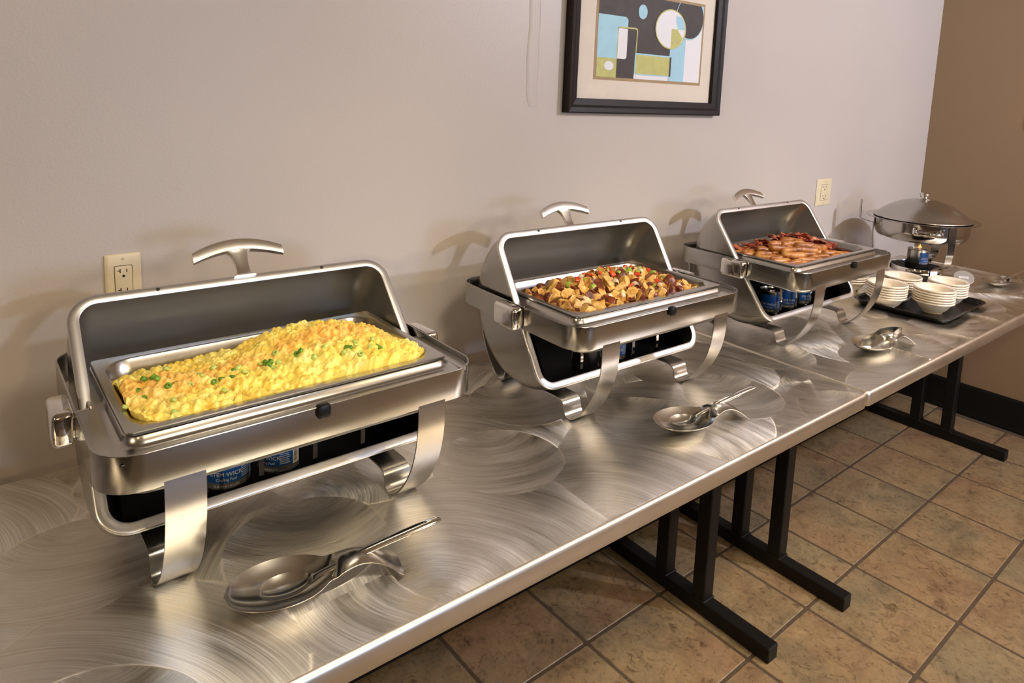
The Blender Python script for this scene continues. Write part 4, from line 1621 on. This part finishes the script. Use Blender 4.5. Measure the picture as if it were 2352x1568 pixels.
# ------------------------------------------------------------------ round chafer
RC = (3.030, -.252)
rch = empty('round_chafer', (*RC, H), 0, 'round chafer with domed lid and knob on a ring stand near the room corner', 'chafer')
bm = bmesh.new()
lathe(bm, [(.1985, .268), (.1985, .225), (.196, .205), (.185, .188), (.160, .178), (.10, .172), (0, .170)], 64)
lathe(bm, [(.1985, .268), (.222, .270), (.236, .2715), (.2385, .2735), (.236, .2755), (.214, .2735), (.200, .2725)], 64)
finish(bm, 'pan', M['polish'], rch, ang=35)
lid = bmesh.new()
prof = [(.202, .2735), (.2065, .2760), (.2050, .2800), (.199, .2825)]
for i in range(1, 19):
    q = i / 18
    r_ = .199 * (1 - q)
    prof.append((r_, .2825 + .083 * (1 - (r_ / .199) ** 2.0) ** .92))
lathe(lid, prof, 64)
lo = finish(lid, 'lid', M['steel_pan'], rch, ang=50)
bm = bmesh.new()
lathe(bm, [(.0, .364), (.031, .3625), (.0325, .3650), (.029, .3675), (.014, .369), (.0125, .373), (.016, .379), (.0245, .3865), (.0262, .3890), (.0245, .3910), (.012, .3925), (0, .3930)], 32)
finish(bm, 'knob', M['chrome'], lo, ang=40)
bm = bmesh.new()   # fixed handle on the pan front
fa = rad(-150)
fx, fy_ = cos(fa), sin(fa)
tx_, ty_ = -sin(fa), cos(fa)
def pf_(a, b_, z): return (fx * a + tx_ * b_, fy_ * a + ty_ * b_, z)
tube(bm, [pf_(.192, -.052, .242), pf_(.216, -.052, .238), pf_(.223, -.044, .235), pf_(.223, .044, .235), pf_(.216, .052, .238), pf_(.192, .052, .242)], .0048, 8)
tube(bm, [pf_(.193, -.052, .254), pf_(.193, -.052, .226)], .011, 10)
tube(bm, [pf_(.193, .052, .254), pf_(.193, .052, .226)], .011, 10)
finish(bm, 'front_handle', M['chrome'], rch, ang=40)
bm = bmesh.new()
lathe(bm, [(.1125, .026), (.1125, .047), (.1115, .049), (.1090, .049), (.1085, .047), (.1085, .026), (.110, .024), (.1125, .026)], 56)
finish(bm, 'base_ring', M['chrome'], rch, ang=40)
bm = bmesh.new()
lathe(bm, [(.108, .0440), (.09, .0420), (.045, .041), (0, .041)], 40)
finish(bm, 'drip_plate', M['dark_inside'], rch)
bm = bmesh.new()
lathe(bm, [(.050, .0425), (.0500, .062), (.0475, .063), (.0475, .044), (.0, .044)], 30)
tube(bm, [(.048, 0, .054), (.080, .0, .058)], .0035, 8)
finish(bm, 'burner_holder', M['dark_inside'], rch)


def leg_strip(ang):
    bm = bmesh.new()
    ca, sa = cos(ang), sin(ang)
    w_ = .0175
    def P(r, t_, z): return Vector((ca * r - sa * t_, sa * r + ca * t_, z))
    prof = [(.2005, .2660), (.2005, .200), (.1995, .150), (.1930, .105), (.1830, .083), (.1700, .074), (.1400, .071), (.1300, .066), (.1210, .056), (.1155, .045), (.1165, .015), (.1210, .0018), (.135, .0016)]
    rings = []
    for i, (r, z) in enumerate(prof):
        a = prof[max(i - 1, 0)]; b_ = prof[min(i + 1, len(prof) - 1)]
        d = Vector((b_[0] - a[0], b_[1] - a[1])).normalized()
        nn = Vector((-d.y, d.x)) * .0013
        rings.append([P(r + nn.x, -w_, z + nn.y), P(r + nn.x, w_, z + nn.y), P(r - nn.x, w_, z - nn.y), P(r - nn.x, -w_, z - nn.y)])
    loft(bm, rings, True, True)
    finish(bm, 'leg', M['polish'], rch, ang=35)


for a in (-120.6, -.6, 119.4):
    leg_strip(rad(a))
# side handle arm with its upright grip, at the wall side
bm = bmesh.new()
ca, sa = cos(rad(128)), sin(rad(128))
rings = []
for r, z, n1, hw in ((.200, .236, (0, 1), .020), (.215, .240, (0, 1), .020), (.262, .252, (-.2, 1), .018), (.268, .255, (-.7, .7), .018), (.270, .262, (-1, 0), .018), (.2700, .300, (-1, 0), .017), (.2700, .338, (-1, 0), .014), (.2695, .344, (-1, 0), .010)):
    dn = .0012
    rings.append([(ca * (r + s1 * n1[0] * dn) - sa * t_, sa * (r + s1 * n1[0] * dn) + ca * t_, z + s1 * n1[1] * dn) for s1, t_ in ((1, -hw), (1, hw), (-1, hw), (-1, -hw))])
loft(bm, rings, True, True)
finish(bm, 'side_handle', M['polish'], rch, ang=35)

# burning can under it
cc = fuel_can('fuel can burning with a small orange flame under the round chafer', hh=.078)
cc['group'] = 'fuel cans under the chafing dishes'
cc.location = (RC[0], RC[1], H + .0445)
cc.rotation_euler = (0, 0, .15)
cc.scale = (1.16, 1.16, 1.08)
bm = bmesh.new()
lathe(bm, [(0, 0), (.006, .004), (.0075, .010), (.004, .018), (0, .026)], 12)
fl = finish(bm, 'flame', M['flame'], cc)
fl.location = (.004, -.004, .0775)
fl.scale = (.85, .85, .75)

# ------------------------------------------------------------------ wall sconce on the right wall, reflected in the picture glass
sc_ = empty('wall_sconce', (XR, -2.55, 1.66), 0, 'cream-shaded wall lamp on the tan wall outside the view', 'lamp')
bm = bmesh.new(); box(bm, (-.008, 0, .05), (.014, .08, .14), .004); tube(bm, [(-.01, 0, .03), (-.07, 0, .01), (-.12, 0, .03), (-.12, 0, .08)], .007, 8)
finish(bm, 'bracket', M['polish'], sc_)
bm = bmesh.new(); lathe(bm, [(.10, .02), (.098, .021), (.052, .125), (.050, .125)], 32, (-.12, 0, 0))
finish(bm, 'lamp_shade', M['shade'], sc_)
